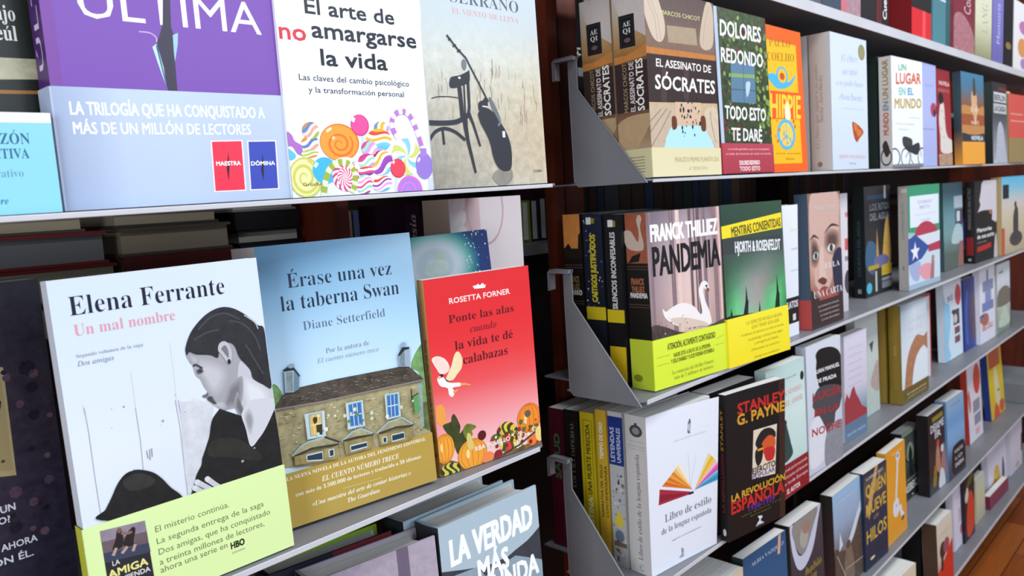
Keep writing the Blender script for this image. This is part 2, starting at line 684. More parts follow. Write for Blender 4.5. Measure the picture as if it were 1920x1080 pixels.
# wall bookcase behind the displays
case = tag(empty('bookcase', (0, 0, 0)), 'dark red-brown wooden wall bookcase behind the grey display shelves', 'bookcase')
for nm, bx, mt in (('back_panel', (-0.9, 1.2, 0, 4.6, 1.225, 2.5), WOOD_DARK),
                   ('divider', (0.556, 0.83, 0, 0.574, 1.2, 2.5), WOOD),
                   ('post', (0.964, 0.823, 0, 0.988, 0.843, 2.5), WOOD),
                   ('post', (1.018, 0.845, 0, 1.066, 0.88, 2.5), WOOD),
                   ('divider', (2.06, 0.93, 0, 2.08, 1.2, 2.5), WOOD_DARK),
                   ('side_panel', (-0.9, 0.83, 0, -0.875, 1.2, 2.5), WOOD),
                   ('side_panel', (4.575, 0.83, 0, 4.6, 1.2, 2.5), WOOD),
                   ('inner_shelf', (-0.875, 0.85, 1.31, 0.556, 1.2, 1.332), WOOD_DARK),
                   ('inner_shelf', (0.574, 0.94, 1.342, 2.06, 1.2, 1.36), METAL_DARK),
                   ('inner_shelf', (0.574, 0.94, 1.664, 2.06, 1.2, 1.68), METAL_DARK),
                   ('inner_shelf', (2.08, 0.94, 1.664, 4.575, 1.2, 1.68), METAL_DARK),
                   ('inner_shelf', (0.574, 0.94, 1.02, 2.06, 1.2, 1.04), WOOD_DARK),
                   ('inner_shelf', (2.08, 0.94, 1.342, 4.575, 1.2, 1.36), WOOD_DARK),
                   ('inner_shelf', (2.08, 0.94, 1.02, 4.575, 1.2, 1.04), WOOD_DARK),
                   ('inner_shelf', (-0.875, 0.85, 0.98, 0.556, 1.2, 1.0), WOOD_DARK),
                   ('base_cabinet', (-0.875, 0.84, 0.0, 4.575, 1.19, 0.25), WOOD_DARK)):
    m = MB(); m.box(*bx)
    m.build(nm, mt, case)


# grey sheet-metal display shelves
def display_shelf(x0, x1, ztop, thick, label, tilt=0.0, bracket=(True, True), depth=0.22, group='grey metal display shelves'):
    root = tag(empty('display_shelf', (x0, 0.6, ztop), (0, -math.atan(tilt), 0)), label, 'shelf', group)
    L = x1 - x0
    m = MB()
    t = 0.0025
    r = 0.012
    # plate with rounded front corners and a folded front lip
    prof = [(r, 0), (L - r, 0)] + [(L - r + r * math.sin(a), r - r * math.cos(a)) for a in (0.5, 1.0, 1.5)] + [(L, depth), (0.05, depth), (0.05, 0.132), (0, 0.132)] \
        + [(r - r * math.sin(a), r - r * math.cos(a)) for a in (1.5, 1.0, 0.5)]
    m.extrude(prof, 'z', -t, 0)
    m.build('shelf_plate', METAL, root, bevel=0.0008)
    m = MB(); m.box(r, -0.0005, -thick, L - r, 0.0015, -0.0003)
    m.build('front_lip', METAL_HIGHLIGHT, root, bevel=0.0006)
    for on, xb in zip(bracket, (0.0, L)):
        if not on:
            continue
        b = MB()
        prof = [(0.0, -thick), (0.118, -thick), (0.125, -thick + 0.007), (0.127, 0.125), (0.127, 0.178), (0.112, 0.178), (0.112, 0.132)]
        b.extrude(prof, 'x', xb - 0.0022, xb)
        br = b.build('bracket', METAL, root, bevel=0.0006)
        hk = MB()
        hk.extrude([(0.112, 0.178), (0.146, 0.178), (0.15, 0.174), (0.15, 0.148), (0.146, 0.148), (0.146, 0.173), (0.112, 0.173)], 'x', xb - 0.010, xb + 0.002)
        hk.build('hook', METAL, br, bevel=0.0008)
    return root


display_shelf(-0.5, 0.712, 1.4491, 0.0045, 'grey metal display shelf under the purple book with white capitals', tilt=0.0098, bracket=(True, False))
display_shelf(-0.5, 0.666, 1.1465, 0.0060, 'grey metal display shelf under the red paperback and the lime banded book', tilt=0.0098, bracket=(True, False))
display_shelf(-0.5, 0.66, 0.862, 0.006, 'lowest grey metal display shelf, under the thick hardcovers seen from above', bracket=(True, False))
display_shelf(0.884, 3.56, 1.7486 + 0.015, 0.02, 'topmost grey metal display shelf, carrying the spine-out row', bracket=(True, True))
display_shelf(0.897, 3.56, 1.4614, 0.005, 'grey metal display shelf carrying the row with the orange and yellow book')
display_shelf(0.864, 3.56, 1.1618, 0.007, 'grey metal display shelf carrying the swan book and the black spines beside its bracket', bracket=(True, False))
display_shelf(0.842, 3.56, 0.8886, 0.007, 'grey metal display shelf carrying the white book with the colourful open book picture', bracket=(True, False))
display_shelf(0.884, 3.75, 0.5622, 0.007, 'grey metal display shelf carrying the orange book with the spanner', bracket=(True, False))
display_shelf(0.884, 3.75, 0.2970, 0.012, 'lowest grey metal display shelf above the parquet floor', bracket=(True, False))

# ================================================================ books, left bay upper shelf
G1 = 'books on the purple book\'s shelf'
G2 = 'books on the lime banded book\'s shelf'


def f(A):
    A.base('1d1f1e', '20261f')
    A.text('bajo', [(123.6,134.5),(141.7,137.9),(125.0,144.8)], 'e8eae6', 'b')
    A.text('aeúl', [(122.7,120.6),(141.1,123.8),(124.1,131.0)], 'e8eae6', 'b')
    A.poly([(109.2,109.4),(157.5,110.4),(157.7,96.2),(107.1,93.4)], ('b9b497', .25))
    A.poly([(106.2,86.9),(156.6,87.7),(156.3,85.4),(105.8,84.0)], 'a06a2c')


book((0.0400,0.6450,1.4552,0.1550,0.2350,0.0200,2.00,0.00,-0.56), 'black book with white lettering and a cream stripe, behind the cyan book', f, None, '1d1f1e', group=G1)


def f(A):
    A.base('90d6f0')
    A.fr(0, .9, 1, 1, 'f2f6fa')
    A.text('CORAZÓN', [(63.9,46.6),(105.4,47.9),(64.8,53.7)], '2f6a8a', 'b')
    A.text('INTUITIVA', [(66.3,37.4),(103.9,37.8),(67.1,43.9)], '2f6a8a', 'b')
    A.text('narrativo', [(73.0,25.1),(98.8,25.3),(73.7,30.3)], '6a9ab4', 'r')
    A.text('libre', [(76.8,7.0),(87.7,7.5),(77.4,11.6)], '2f7a9a', 'B')


book((0.0644,0.6125,1.4547,0.1200,0.0683,0.0119,-0.44,0.02,-0.56), 'low cyan book with a white top strip, in front of the black book', f, None, '8fe2fa', group=G1)


def f(A):
    A.base('7d50b0', '794cac')
    A.text('ÚLTIMA', [(24.7,133.2),(165.5,141.3),(27.3,158.2)], 'fbf7fd', 's')
    A.poly([(86.8,165.7),(83.4,137.7),(79.2,127.3),(77.3,124.0),(80.8,94.1),(82.0,87.9),(89.1,88.2),(89.7,108.7),(91.4,129.1),(89.7,136.7),(92.1,166.3)], '3a3348')
    A.poly([(73.7,120.2),(77.3,123.0),(80.5,105.0),(81.0,90.9),(78.2,100.9)], ('bfe0ee', .1))
    A.poly([(76.4,120.9),(77.5,123.0),(81.3,94.1),(81.0,90.9),(80.1,94.8)], '4a6a84')
    A.poly([(90.3,130.3),(94.5,132.5),(93.4,123.8),(89.7,110.2),(89.7,118.1)], ('9fc8e4', .1))
    A.line([(65.0,130.6),(72.6,130.5),(77.2,127.6),(77.3,124.0)], 1.0, 'c9a8dc', True)
    A.fr(0, 0, .045, 1, '7c489f')


def sp(A):
    A.base('4c2668')
    A.up('ÚLTIMA', .7, .42, .98, .42, 'd8c8e4', 's')


def bd(A):
    A.base(['9aa9c8', 'c2d3ec', 'b4c3dc', 'b9c8e0'], ['a2b0ce', 'c8d8ee', 'bccbe4', 'c2d0e8'])
    A.text('LA TRILOGÍA QUE HA CONQUISTADO A', [(10.4,66.1),(159.9,69.8),(11.4,75.1)], 'eef3ff', 'S')
    A.text('MÁS DE UN MILLÓN DE LECTORES', [(10.9,53.7),(146.1,54.9),(11.9,62.0)], 'eef3ff', 'S')
    for pts, ctr, cc, t in (([(111.6,48.5),(136.8,49.0),(135.7,9.2),(110.3,9.2)], [(124.5,40.6),(124.4,29.7),(122.3,16.3),(121.7,26.4)], 'ee3450', 'M'),
                            ([(142.9,48.4),(167.2,48.7),(165.8,9.1),(141.2,9.2)], [(154.6,38.5),(154.6,29.0),(153.1,15.1),(151.7,24.7)], '3c4cb4', 'D')):
        A.poly([(x + (-1.2 if i in (0, 3) else 1.2), y + (1 if i < 2 else -1)) for i, (x, y) in enumerate(pts)], 'f2e8f0')
        A.poly(pts, cc)
        A.poly(ctr, '2a1c28')
    A.text('MAESTRA', [(113.3,29.6),(134.2,29.3),(113.6,32.8)], 'ffffff', 'H')
    A.text('DÓMINA', [(143.4,29.1),(165.0,28.7),(143.7,32.3)], 'ffffff', 'H')


book((0.1887,0.6184,1.4559,0.1800,0.2385,0.0257,-0.17,-1.21,-0.56), 'purple book with a torn slit, white capitals and a silvery paper band', f, sp, '8a55b0', band=bd, band_h=87.4, band_col='b4bfda', group=G1)


def f(A):
    A.base('eef3fb')
    T = A.text
    T('El arte de', [(29.7,156.0),(127.1,162.1),(30.7,168.9)], '23232e', 'S')
    T('no', [(2.4,134.0),(28.1,136.1),(3.8,148.1)], 'd8303c', 'S')
    T('amargarse', [(34.5,136.0),(152.2,142.1),(35.9,150.3)], '23232e', 'S')
    T('la vida', [(41.4,113.9),(114.4,117.2),(42.7,127.7)], '1a1a24', 'S')
    T('Las claves del cambio psicológico', [(17.1,99.1),(139.2,103.7),(17.7,104.3)], '2a2a36', 's')
    T('y la transformación personal', [(25.5,89.5),(131.7,92.8),(26.1,94.5)], '2a2a36', 's')
    for x in ('470,900', '560,930', '640,950', '1000,960', '1150,850', '1490,860', '1545,900', '1200,960'):
        pass
    W = 'eef0f8'
    A.line([(79.1,53.5),(78.0,43.5)], 3, 'd8dcec')
    A.line([(114.4,16.8),(112.3,-3.1)], 3.6, 'd8dcec')
    A.line([(40.8,12.0),(41.2,-3.2)], 11, 'e6eaf6')
    A.line([(50.8,6.2),(50.2,-3.7)], 11, 'eef0fa')
    A.line([(156.6,12.5),(156.2,-4.3)], 5, 'd4d8ea')
    A.sm([(-0.1,56.5),(4.4,54.0),(6.7,49.0),(13.0,44.7),(13.2,37.0),(8.4,37.9),(4.2,43.9),(-1.3,45.6)], 'b070c4')
    A.sm([(-1.7,42.3),(2.9,40.5),(6.3,37.1),(5.0,33.7),(-0.9,33.0)], '62c4e8')
    # twisted lolly, far side
    A.bands((20.7,37.8,9.0,3.5), 8, ['e8862c', 'f4f0e0', 'a8c83c', 'f4f0e0', 'b4cc44'], .3)
    A.bands((21.7,47.2,9.5,6.0), 25, ['e8a890', 'f6ece4', '5a80c0', 'f6ece4', 'e8923c'], .3)
    A.bands((23.6,58.0,9.0,7.3), 35, ['a4bc3c', 'f6ece4', 'eca898', 'f0e0d0', '6488c4', 'c89060'], .2)
    # big orange swirl
    A.ell((52.9,47.6,21.0,16.8), 'e87428', n=40)
    A.ell((52.3,47.3,20.0,15.9), 'f9a23a', n=40)
    A.spiral((52.8,46.3,14.9,12.5), 2.1, 'ee7628', .17)
    A.line([(39.6,57.2),(45.1,60.4)], 2.6, 'ffe0b0')
    A.line([(45.1,50.7),(47.9,52.5)], 2.6, 'ffd8a0')
    A.ell((76.6,63.4,10.2,9.8), 'd0307c')
    A.ell((76.4,63.6,9.3,9.1), 'f0509c')
    A.line([(68.7,66.4),(71.0,70.1)], 3.2, 'ffe8f4')
    # second twisted lolly
    A.bands((101.4,61.0,9.3,6.1), 60, ['d8a0d8', 'f4ecf4', 'f0b838', 'f8e8c0', '7090c0'], .2)
    A.bands((96.6,49.4,14.8,11.2), -12, ['d8a8e4', '66c4e8', '7accec', 'fdfdfd', 'f4b830', 'fdfdfd', 'e05030', 'f4b830'], .25)
    A.bands((97.9,28.5,14.5,11.2), 28, ['7cc8e8', 'fdfdfd', '9a48b4', 'a84cbc', 'fdfdfd', 'f4b840', 'fdfdfd', 'a03038'], .3)
    A.bands((96.9,8.9,11.7,7.5), 8, ['60b8e0', 'f8f4fa', 'eaa0d8', 'fdfdfd', '9c4ab0', 'fdfdfd', 'e84c2c', 'fdfdfd'], .35)
    A.bands((85.0,42.1,9.6,6.9), 40, ['e8a4dc', 'f8eef8', 'd8a0dc', 'a8dcc8', 'd05090'], .2)
    A.bands((80.9,30.7,10.1,6.4), 22, ['c8a0e0', 'fdfdfd', 'a0dcc8', 'fdfdfd', 'd84490', 'c84088'], .3)
    A.bands((79.3,21.1,9.6,4.6), -4, ['8a3c94', 'd85090', 'fdfdfd', 'e85838'], .2)
    A.bands((76.3,8.8,9.0,9.2), 4, ['a44898', 'f8f0f8', '94d8c0', 'fdfdfd', 'e04c8c', 'fdfdfd', 'f0a4cc', 'fdfdfd', '9cdcc8'], .25)
    # pinwheel and cane on the far right
    A.pin((129.0,33.6,18.5,18.3), 12, ['fdfdff', '8cd0ec', 'fdfdff', 'd4dc78'], 50)
    A.cane([(119.9,51.8),(114.3,61.1),(116.0,71.4),(124.4,76.8),(134.1,75.6),(140.6,67.2),(145.6,54.7),(150.3,39.2)], 5.4, 'c07cd0', 'eee4f8', 15)
    A.ell((116.9,22.9,9.1,9.2), 'd02c44')
    A.ell((116.8,23.2,8.2,8.6), 'f4485c')
    A.line([(111.3,27.3),(112.8,30.1)], 2.6, 'ffd8dc')
    A.ell((150.1,24.5,10.9,13.3), '9a7cd4')
    A.rect(*[(146.5,33.4)][0], *[(154.5,41.6)][0], 'a882d8')
    A.line([(142.2,28.6),(145.2,32.4)], 3, 'e8dcfa')
    A.ell((129.9,0.8,15.5,14.5), 'e070d0')
    A.ell((129.2,0.4,13.0,12.6), 'a884dc')
    A.spiral((129.2,0.4,11.8,11.1), 1.8, 'e078d4', .2)
    # lemon swirl, blue ball, mint, green cane
    A.ell((14.4,17.3,16.8,17.7), 'cfd060', n=36)
    A.ell((13.7,17.1,14.8,16.0), 'ece8a8', n=36)
    A.spiral((13.1,17.3,14.8,16.0), 2.2, 'd0d060', .17)
    A.ell((34.2,22.7,12.8,11.9), '44b8f4')
    A.line([(23.9,26.1),(27.3,29.9)], 3.4, 'd4f0ff')
    A.pin((55.8,17.7,14.5,14.4), 26, ['fdfcfe', 'd84484'], 55)
    A.ell((57.0,28.4,12.9,5.9), 'f8f4f8', a0=20, a1=160)
    A.pin((55.0,15.9,8.4,9.0), 24, ['fdfcfe', 'e0588c'], 60)
    A.cane([(29.9,-2.6),(32.8,10.5),(39.0,23.5),(49.1,29.5),(59.7,28.4),(65.4,21.0),(65.4,11.0),(61.1,2.1)], 5.8, 'a4b63c', 'e2eacc', 17)
    A.text('Grijalbo', [(10.6,9.7),(30.7,9.7),(10.8,12.7)], '4a4630', 's')


book((0.3663,0.6104,1.4578,0.1614,0.2544,0.0220,0.25,-0.07,-0.56), 'white book with bold black title and coloured sweets along its foot', f, None, 'f4f6fa', group=G1)


def f(A):
    A.base([('8f897c', .25), ('bdb6a6', .25), ('c9bda6', .2)], [('a8a498', .25), ('bfb6a2', .2), ('c8b698', .2)], [('c0bdae', .2), ('c9c2ae', .2), ('cdbfa4', .2)],
           [('d0d4cc', .12), ('d3d6cc', .12), ('d2d0c0', .12)], ['c2ced2', 'c6d2d8', 'c4ced2'], ['c4d0d8', 'c8d4dc', 'c6d0d8'], ['c4d0d8', 'cad6de', 'c6d2da'])
    A.text('SERRANO', [(42.4,184.3),(144.6,194.4),(43.2,196.4)], '5b6470', 'r')
    A.text('EL VIENTO ME LLEVA', [(43.7,174.0),(143.3,182.3),(44.3,179.6)], 'd8a0a0', 'r')
    K = '35363e'
    rn = random.Random(3)
    for i in range(46):
        x, y, q = A.w * (.05 + .9 * rn.random()), A.h * (.24 + .2 * rn.random()), 4 + 9 * rn.random()
        A.line([(x, y), (x + 2 * rn.random(), y + q), (x + 5 * rn.random() - 2, y + 1.6 * q)], .5, rn.choice(['a88e66', 'b8a888', '8c7a60', 'c49a74']))
    A.sm([(92.8,17.7),(112.6,18.2),(114.1,6.4),(96.4,-0.8),(83.7,9.3)], ('8f8a80', .2))
    A.line([(5.6,90.9),(14.1,92.9),(28.5,93.5),(42.0,92.8)], 0.81, K)
    A.sm([(32.3,109.8),(35.2,113.5),(47.1,116.0),(57.7,120.2),(61.1,121.4),(59.9,109.9),(51.0,106.2),(41.9,103.2),(33.2,102.5),(31.4,105.6)], K)
    A.ell((46.0,113.2,2.0,1.3), 'd8dadc')
    A.line([(45.0,104.1),(45.7,87.8),(46.2,69.6)], 5.58, K, w2=5.58)
    A.line([(51.8,106.3),(50.2,73.3)], 2.17, K)
    A.line([(57.9,111.1),(57.0,84.5),(54.4,74.3)], 3.72, K)
    A.line([(-0.7,66.6),(18.3,66.6),(38.0,68.4),(54.5,75.3)], 4.96, K, True)
    A.line([(49.1,77.0),(49.5,62.3),(51.4,47.6),(58.9,14.9)], 7.44, K, w2=3.10)
    A.line([(54.9,78.9),(60.7,66.1),(68.6,42.9)], 4.34, K, w2=2.48)
    A.line([(16.9,59.3),(17.5,44.9)], 2.79, K)
    A.line([(-2.8,47.6),(6.5,57.4),(20.0,61.1),(34.4,57.6),(47.3,49.4)], 3.41, K, True)
    A.line([(34.2,154.3),(45.2,143.7),(57.4,134.2),(85.8,90.1)], 1.98, K)
    for q in ([(35.0,150.8),(38.7,151.7)], [(40.4,144.7),(44.8,146.4)], [(46.0,139.8),(50.7,141.5)], [(33.1,155.4),(35.2,153.2)]):
        A.line(q, 2.2, K)
    A.ell((54.1,127.3,3.3,5.5), '777e84')
    A.sm([(71.0,88.7),(77.9,91.7),(81.7,94.6),(84.4,85.3),(75.5,82.3),(70.6,80.8)], K)
    A.sm([(69.9,79.0),(84.2,83.1),(96.3,74.3),(108.6,60.1),(115.0,45.5),(116.0,31.8),(113.1,18.2),(103.8,15.5),(94.4,19.0),(87.3,30.3),(82.6,49.4),(71.3,68.2)], K)
    A.sm([(87.0,93.9),(91.4,92.7),(100.0,78.2),(102.5,68.7),(97.9,64.4),(92.6,78.0)], '71777e')
    A.poly([(92.8,79.9),(100.0,68.6),(96.7,65.7),(91.0,76.1)], K)
    A.rect(*[(103.6,52.3)][0], *[(107.9,59.1)][0], 'dfe2e4')
    A.line([(75.9,85.1),(84.3,84.6)], 1.6, 'cfd2d4')
    A.text('Grijalbo', [(150.4,13.6),(165.1,13.2),(150.7,16.6)], '4a4a4a', 's')


book((0.5265,0.6083,1.4597,0.1734,0.2717,0.0298,0.90,-0.18,-0.56), 'pale book picturing a dark chair with a guitar case leaning on it', f, None, 'd6dcda', group=G1)

# ================================================================ left bay middle shelf


def f(A):
    A.base([('2a2436', .5), ('241f30', .5)], [('3d3044', .6), ('2a2534', .5)], [('3c3040', .6), ('2d2834', .5)], [('262534', .3), ('2c2b38', .3)])
    A.poly([(87.0,199.1),(118.4,187.7),(116.9,102.1),(75.8,109.8)], ('a8986e', .1))
    A.poly([(86.5,195.2),(116.2,184.4),(115.3,106.9),(76.4,114.6)], '9c8c62')
    A.ell((109.5,115.5,1.4,1.2), '4a3c26')
    A.dots(60, .2, .2, 1, .75, 5, [('4e3a50', .5), ('1c1826', .5), ('5a4250', .5)], 4)
    A.text('UN', [(103.1,76.7),(113.1,74.4),(103.5,82.2)], 'dcdce6', 'S')
    A.text('¿CÓMO?', [(81.4,70.6),(108.5,63.4),(81.9,75.9)], 'dcdce6', 'S')
    A.text('AHORA', [(99.9,47.3),(124.8,43.9),(100.3,52.5)], 'dcdce6', 'S')
    A.text('CON ÉL.', [(86.3,37.0),(120.7,32.8),(86.7,42.4)], 'dcdce6', 'S')


book((0.0376,0.6946,1.1519,0.1500,0.2524,0.0300,-0.36,0.54,-0.56), 'dark violet mottled book with a dull gold panel, beside the lime banded book', f, None, '26222f', group=G2)


def f(A):
    A.base(['dfe5ee', 'dde2ea'], ['dde4f0', 'd2d7e0'], ['dfe6f4', 'dbe3f0'], ['d6e1f4', 'd8e2f4'], ['cfdcf4', 'd3dff5'])  # bluish reflection put into the colour of the upper rows
    for q in ([(79.2,195.8),(79.0,168.7),(77.8,138.0)], [(47.5,180.1),(47.6,160.7),(47.2,145.8)], [(12.0,162.5),(11.7,154.9)]):
        A.line(q, .5, 'c6cad4')
    for q in ([(12.4,160.3),(13.0,141.3),(12.7,110.5),(12.8,79.2)], [(47.3,151.6),(47.5,126.9),(46.6,103.0)], [(77.3,150.6),(78.2,129.9),(77.3,95.5),(76.9,73.6)], [(79.7,150.0),(80.0,129.5),(79.2,94.9),(78.5,73.7)]):
        A.line(q, .7, 'a8abb4')
    A.poly([(81.4,146.7),(91.8,149.0),(102.0,142.9),(104.1,131.3),(79.5,137.6)], ('d6dae2', .12))
    A.poly([(80.7,148.5),(108.3,141.8),(103.5,125.9),(98.6,108.8),(89.7,91.7),(83.3,83.2),(79.4,73.4),(77.6,74.0),(77.3,95.5)], ('cfd2d8', .14))
    A.dots(16, .1, .3, .6, .62, .9, ['9a9ca4', 'b8bac2'], 5)
    for q in ([(50.9,117.3),(51.2,111.0)], [(53.3,117.8),(52.4,109.3)], [(54.8,118.0),(54.3,111.3)]):
        A.line(q, .9, '9a9ba0')
    T = A.text
    T('Elena Ferrante', [(12.2,229.4),(129.0,226.1),(12.9,243.1)], '151a2c', 'r')
    T('Un mal nombre', [(13.2,214.3),(86.0,211.6),(13.3,222.4)], 'e29aa2', 'r')
    T('Segundo volumen de la saga', [(12.1,197.8),(59.2,196.4),(12.3,200.5)], '9a9fae', 'r')
    T('Dos amigas', [(12.0,191.4),(37.3,190.4),(12.1,195.1)], '80869a', 'i')
    # sitter seen from the side
    A.sm([(90.8,185.9),(92.3,177.8),(94.6,174.3),(94.9,170.3),(96.2,165.6),(99.0,162.1),(100.5,157.7),(102.0,153.9),(103.4,151.4),(101.9,149.7),(98.9,149.0),(100.0,146.8),(102.6,145.7),(104.0,143.0),(105.8,142.0),(106.8,139.9),(109.5,139.5),(110.8,135.8),(114.5,133.4),(119.8,134.8),(126.7,137.6),(131.3,142.2),(142.0,162.6),(133.1,184.6),(116.8,187.6),(104.0,185.2)], 'a3a2a7')
    A.soft([(95.5,180.8),(106.8,178.5),(119.6,171.0),(123.4,161.5),(118.1,150.2),(110.9,144.5),(105.3,149.5),(101.8,160.1),(98.0,168.2)], 'a6a5aa', 'c3c2c8')
    A.soft([(92.9,183.7),(98.6,181.4),(100.3,176.2),(96.5,175.1),(93.3,178.2)], 'a3a2a7', 'b4b3b8', 5)
    A.sm([(133.6,169.4),(142.0,162.6),(152.0,146.3),(159.5,142.0),(160.5,126.1),(153.3,114.9),(132.3,120.3),(129.0,135.1),(128.7,147.8)], 'c2c3ca')
    A.soft([(134.9,159.0),(144.8,153.1),(156.9,141.3),(158.6,127.9),(148.5,120.0),(136.7,123.0),(133.2,136.6),(132.9,149.4)], 'c2c3ca', 'dcdde3')
    A.soft([(122.1,151.8),(129.3,156.5),(134.5,156.6),(133.5,144.2),(129.5,133.7),(120.8,132.7),(113.3,134.0),(116.8,140.6)], 'a09fa4', '77767b')
    A.soft([(128.4,145.3),(130.4,136.0),(134.2,119.8),(129.7,121.0),(124.4,135.0)], '9a999e', '6c6b70', 5)
    A.soft([(106.0,140.7),(110.5,141.5),(116.6,139.4),(117.2,134.2),(112.2,134.9),(108.8,138.2)], 'a8a7ac', 'b9b8bd', 4)
    A.sm([(90.6,189.5),(91.0,183.8),(93.4,185.8),(98.8,182.8),(109.5,180.2),(115.6,176.8),(117.6,182.5),(121.9,187.9),(128.1,186.7),(131.5,182.4),(134.1,173.1),(141.8,161.4),(143.5,153.4),(152.0,146.1),(158.9,141.9),(159.3,159.0),(159.3,174.5),(158.8,193.9),(153.5,197.6),(144.1,207.7),(133.3,215.1),(123.3,217.2),(112.9,214.5),(103.4,208.2),(95.7,200.0)], ('2c2b30', .35))
    for q in ([(102.7,202.3),(113.6,210.2),(126.4,211.8),(138.4,204.9)], [(129.3,205.1),(140.5,200.8),(149.6,189.1),(153.3,175.6)], [(140.8,183.1),(147.0,169.2),(153.2,155.1)], [(98.0,194.7),(109.5,198.7),(119.6,199.4)]):
        A.line(smooth_pts(q, 6, False), 1.3, '45444a')
    A.line([(142.8,207.7),(151.2,200.3),(153.7,194.1)], .9, 'b8b8c0', True)
    A.sm([(116.7,182.7),(118.3,187.9),(122.7,189.2),(126.7,185.7),(128.2,179.2),(126.9,172.6),(123.9,169.5),(121.3,174.4),(118.8,179.2)], 'bcbcc2')
    A.sm([(119.4,183.4),(122.9,185.8),(125.1,181.1),(124.6,175.0),(122.4,177.9),(120.9,180.7)], '77767b')
    A.ell((124.6,171.7,1.5,2.2), '2a292e')
    A.line([(94.6,174.0),(97.1,174.7),(102.0,170.7)], 1.4, '3a393e', True)
    A.sm([(97.1,170.2),(100.3,171.1),(102.4,168.5),(100.3,167.1),(97.7,167.6)], '55545a')
    A.ell((99.7,169.2,1.0,0.8), '1c1b20')
    A.sm([(102.3,145.5),(104.5,147.2),(106.8,146.1),(107.6,143.4),(109.7,139.8),(106.9,140.5),(105.0,142.4)], '4a484c')
    A.sm([(99.1,149.0),(101.9,149.7),(103.7,150.5),(103.3,147.5),(100.7,147.5)], '6a696e')
    # jumper, knee and hand
    A.poly(smooth_pts([(111.5,135.1),(105.3,129.4),(102.5,123.5),(100.1,115.0),(95.5,105.7),(92.0,98.9),(90.6,94.0),(85.9,87.6),(83.5,81.8),(79.0,72.2)], 5, False) + [(76.9,56.6),(163.8,40.5),(162.5,65.2),(160.2,98.4),(159.5,121.1)] + smooth_pts([(158.4,124.1),(148.8,108.5),(142.1,102.0),(133.9,97.2),(131.4,113.2),(129.4,124.5)], 5, False), ('1f1e1e', .35))
    A.sm([(130.6,128.3),(129.3,123.9),(131.4,113.2),(133.9,97.2),(142.1,102.0),(149.7,109.6),(159.5,123.8),(160.9,131.9),(146.6,135.3),(136.5,135.0)], 'cdced5')
    A.soft([(131.6,125.3),(137.1,129.4),(139.8,119.1),(135.5,106.6),(132.3,112.9)], 'c2c3ca', '97979c', 5)
    A.sm([(101.5,110.6),(121.5,107.7),(140.5,90.0),(139.6,83.4),(112.7,94.1),(97.4,99.9)], ('2c2c28', .3))
    A.sm([(12.3,75.8),(16.5,82.7),(21.3,89.6),(27.0,98.7),(32.9,104.2),(38.8,105.4),(43.9,104.5),(52.2,100.2),(58.5,93.6),(64.5,84.1),(72.9,72.3),(72.0,55.8)], ('1f1e1e', .35))
    A.sm([(31.2,99.8),(43.0,102.2),(53.7,93.9),(48.3,89.3),(34.6,91.3)], ('333230', .3))
    for q in ([(83.0,77.5),(87.2,73.5),(93.4,70.5)], [(85.4,81.5),(90.3,77.1),(96.2,71.8)], [(93.8,81.5),(98.2,76.5),(103.5,71.2)]):
        A.line(q, 4.4, 'c6c6cc', w2=3.6)
        A.ell((q[0][0], q[0][1], 2.2, 2.2), 'd4d4da')
    A.ell((125.0,87.0,1.3,1.1), '9a9a98')
    A.ell((136.8,95.0,1.0,0.8), '8a8a88')


def bd(A):
    A.base('d9eda6', 'daf0aa')
    T = A.text
    T('El misterio continúa.', [(48.6,56.0),(108.4,49.9),(48.6,60.8)], '62704a', 's')
    T('La segunda entrega de la saga', [(48.5,48.3),(138.2,38.6),(48.5,53.0)], '62704a', 's')
    T('Dos amigas, que ha conquistado', [(48.8,39.9),(143.0,29.6),(48.7,44.6)], '62704a', 's')
    T('a treinta millones de lectores,', [(48.5,31.7),(136.5,21.7),(48.4,36.4)], '62704a', 's')
    T('ahora una serie en', [(48.3,23.5),(102.6,17.2),(48.2,28.3)], '62704a', 's')
    T('HBO', [(105.5,18.4),(117.3,16.9),(105.4,23.7)], '17190f', 'H')
    T('ESPAÑA', [(105.8,14.2),(117.3,12.7),(105.7,15.7)], '8c9a6a', 's')
    q = [(10.2,68.1),(42.1,64.9),(43.1,15.4),(10.6,20.4)]
    A.poly(q, '2b2a33')
    A.poly([(10.2,68.1),(42.1,64.9),(42.5,48.7),(10.8,52.1)], ('8f8290', .2))
    A.poly([(10.5,59.7),(42.4,56.2),(42.5,46.1),(10.5,50.4)], ('6b5a60', .2))
    A.poly([(10.6,51.0),(42.6,47.1),(43.0,39.6),(10.8,43.6)], '3d4258')
    for q in ([(21.9,65.0),(24.7,64.6),(25.3,56.4),(23.4,50.9),(16.9,50.9),(19.9,58.4)], [(31.8,62.6),(34.5,61.0),(32.4,53.7),(31.2,49.2),(24.7,51.7),(27.9,59.1)]):
        A.sm(q, '2c2426')
    A.ell((23.2,63.9,1.7,2.0), '7a5a48'); A.ell((32.8,61.2,1.8,1.9), '2a2022')
    A.line([(24.3,61.4),(29.1,59.6),(32.0,59.8)], 2, '8a6a58')
    for q in ([(19.6,51.8),(16.7,46.8)], [(27.3,50.0),(22.8,46.2)], [(33.0,49.7),(30.6,45.0)]):
        A.line(q, 2.2, 'b09a90')
    T('LA', [(15.4,39.5),(20.5,39.1),(15.4,43.0)], 'd8d8d0', 'S')
    T('AMIGA', [(11.5,32.9),(39.9,29.2),(11.4,38.4)], 'e6e08a', 'H')
    T('ESTUPENDA', [(11.8,27.3),(40.9,23.7),(11.8,31.0)], 'dcdcd4', 'S')


def sp(A):
    A.base('d8dae4')


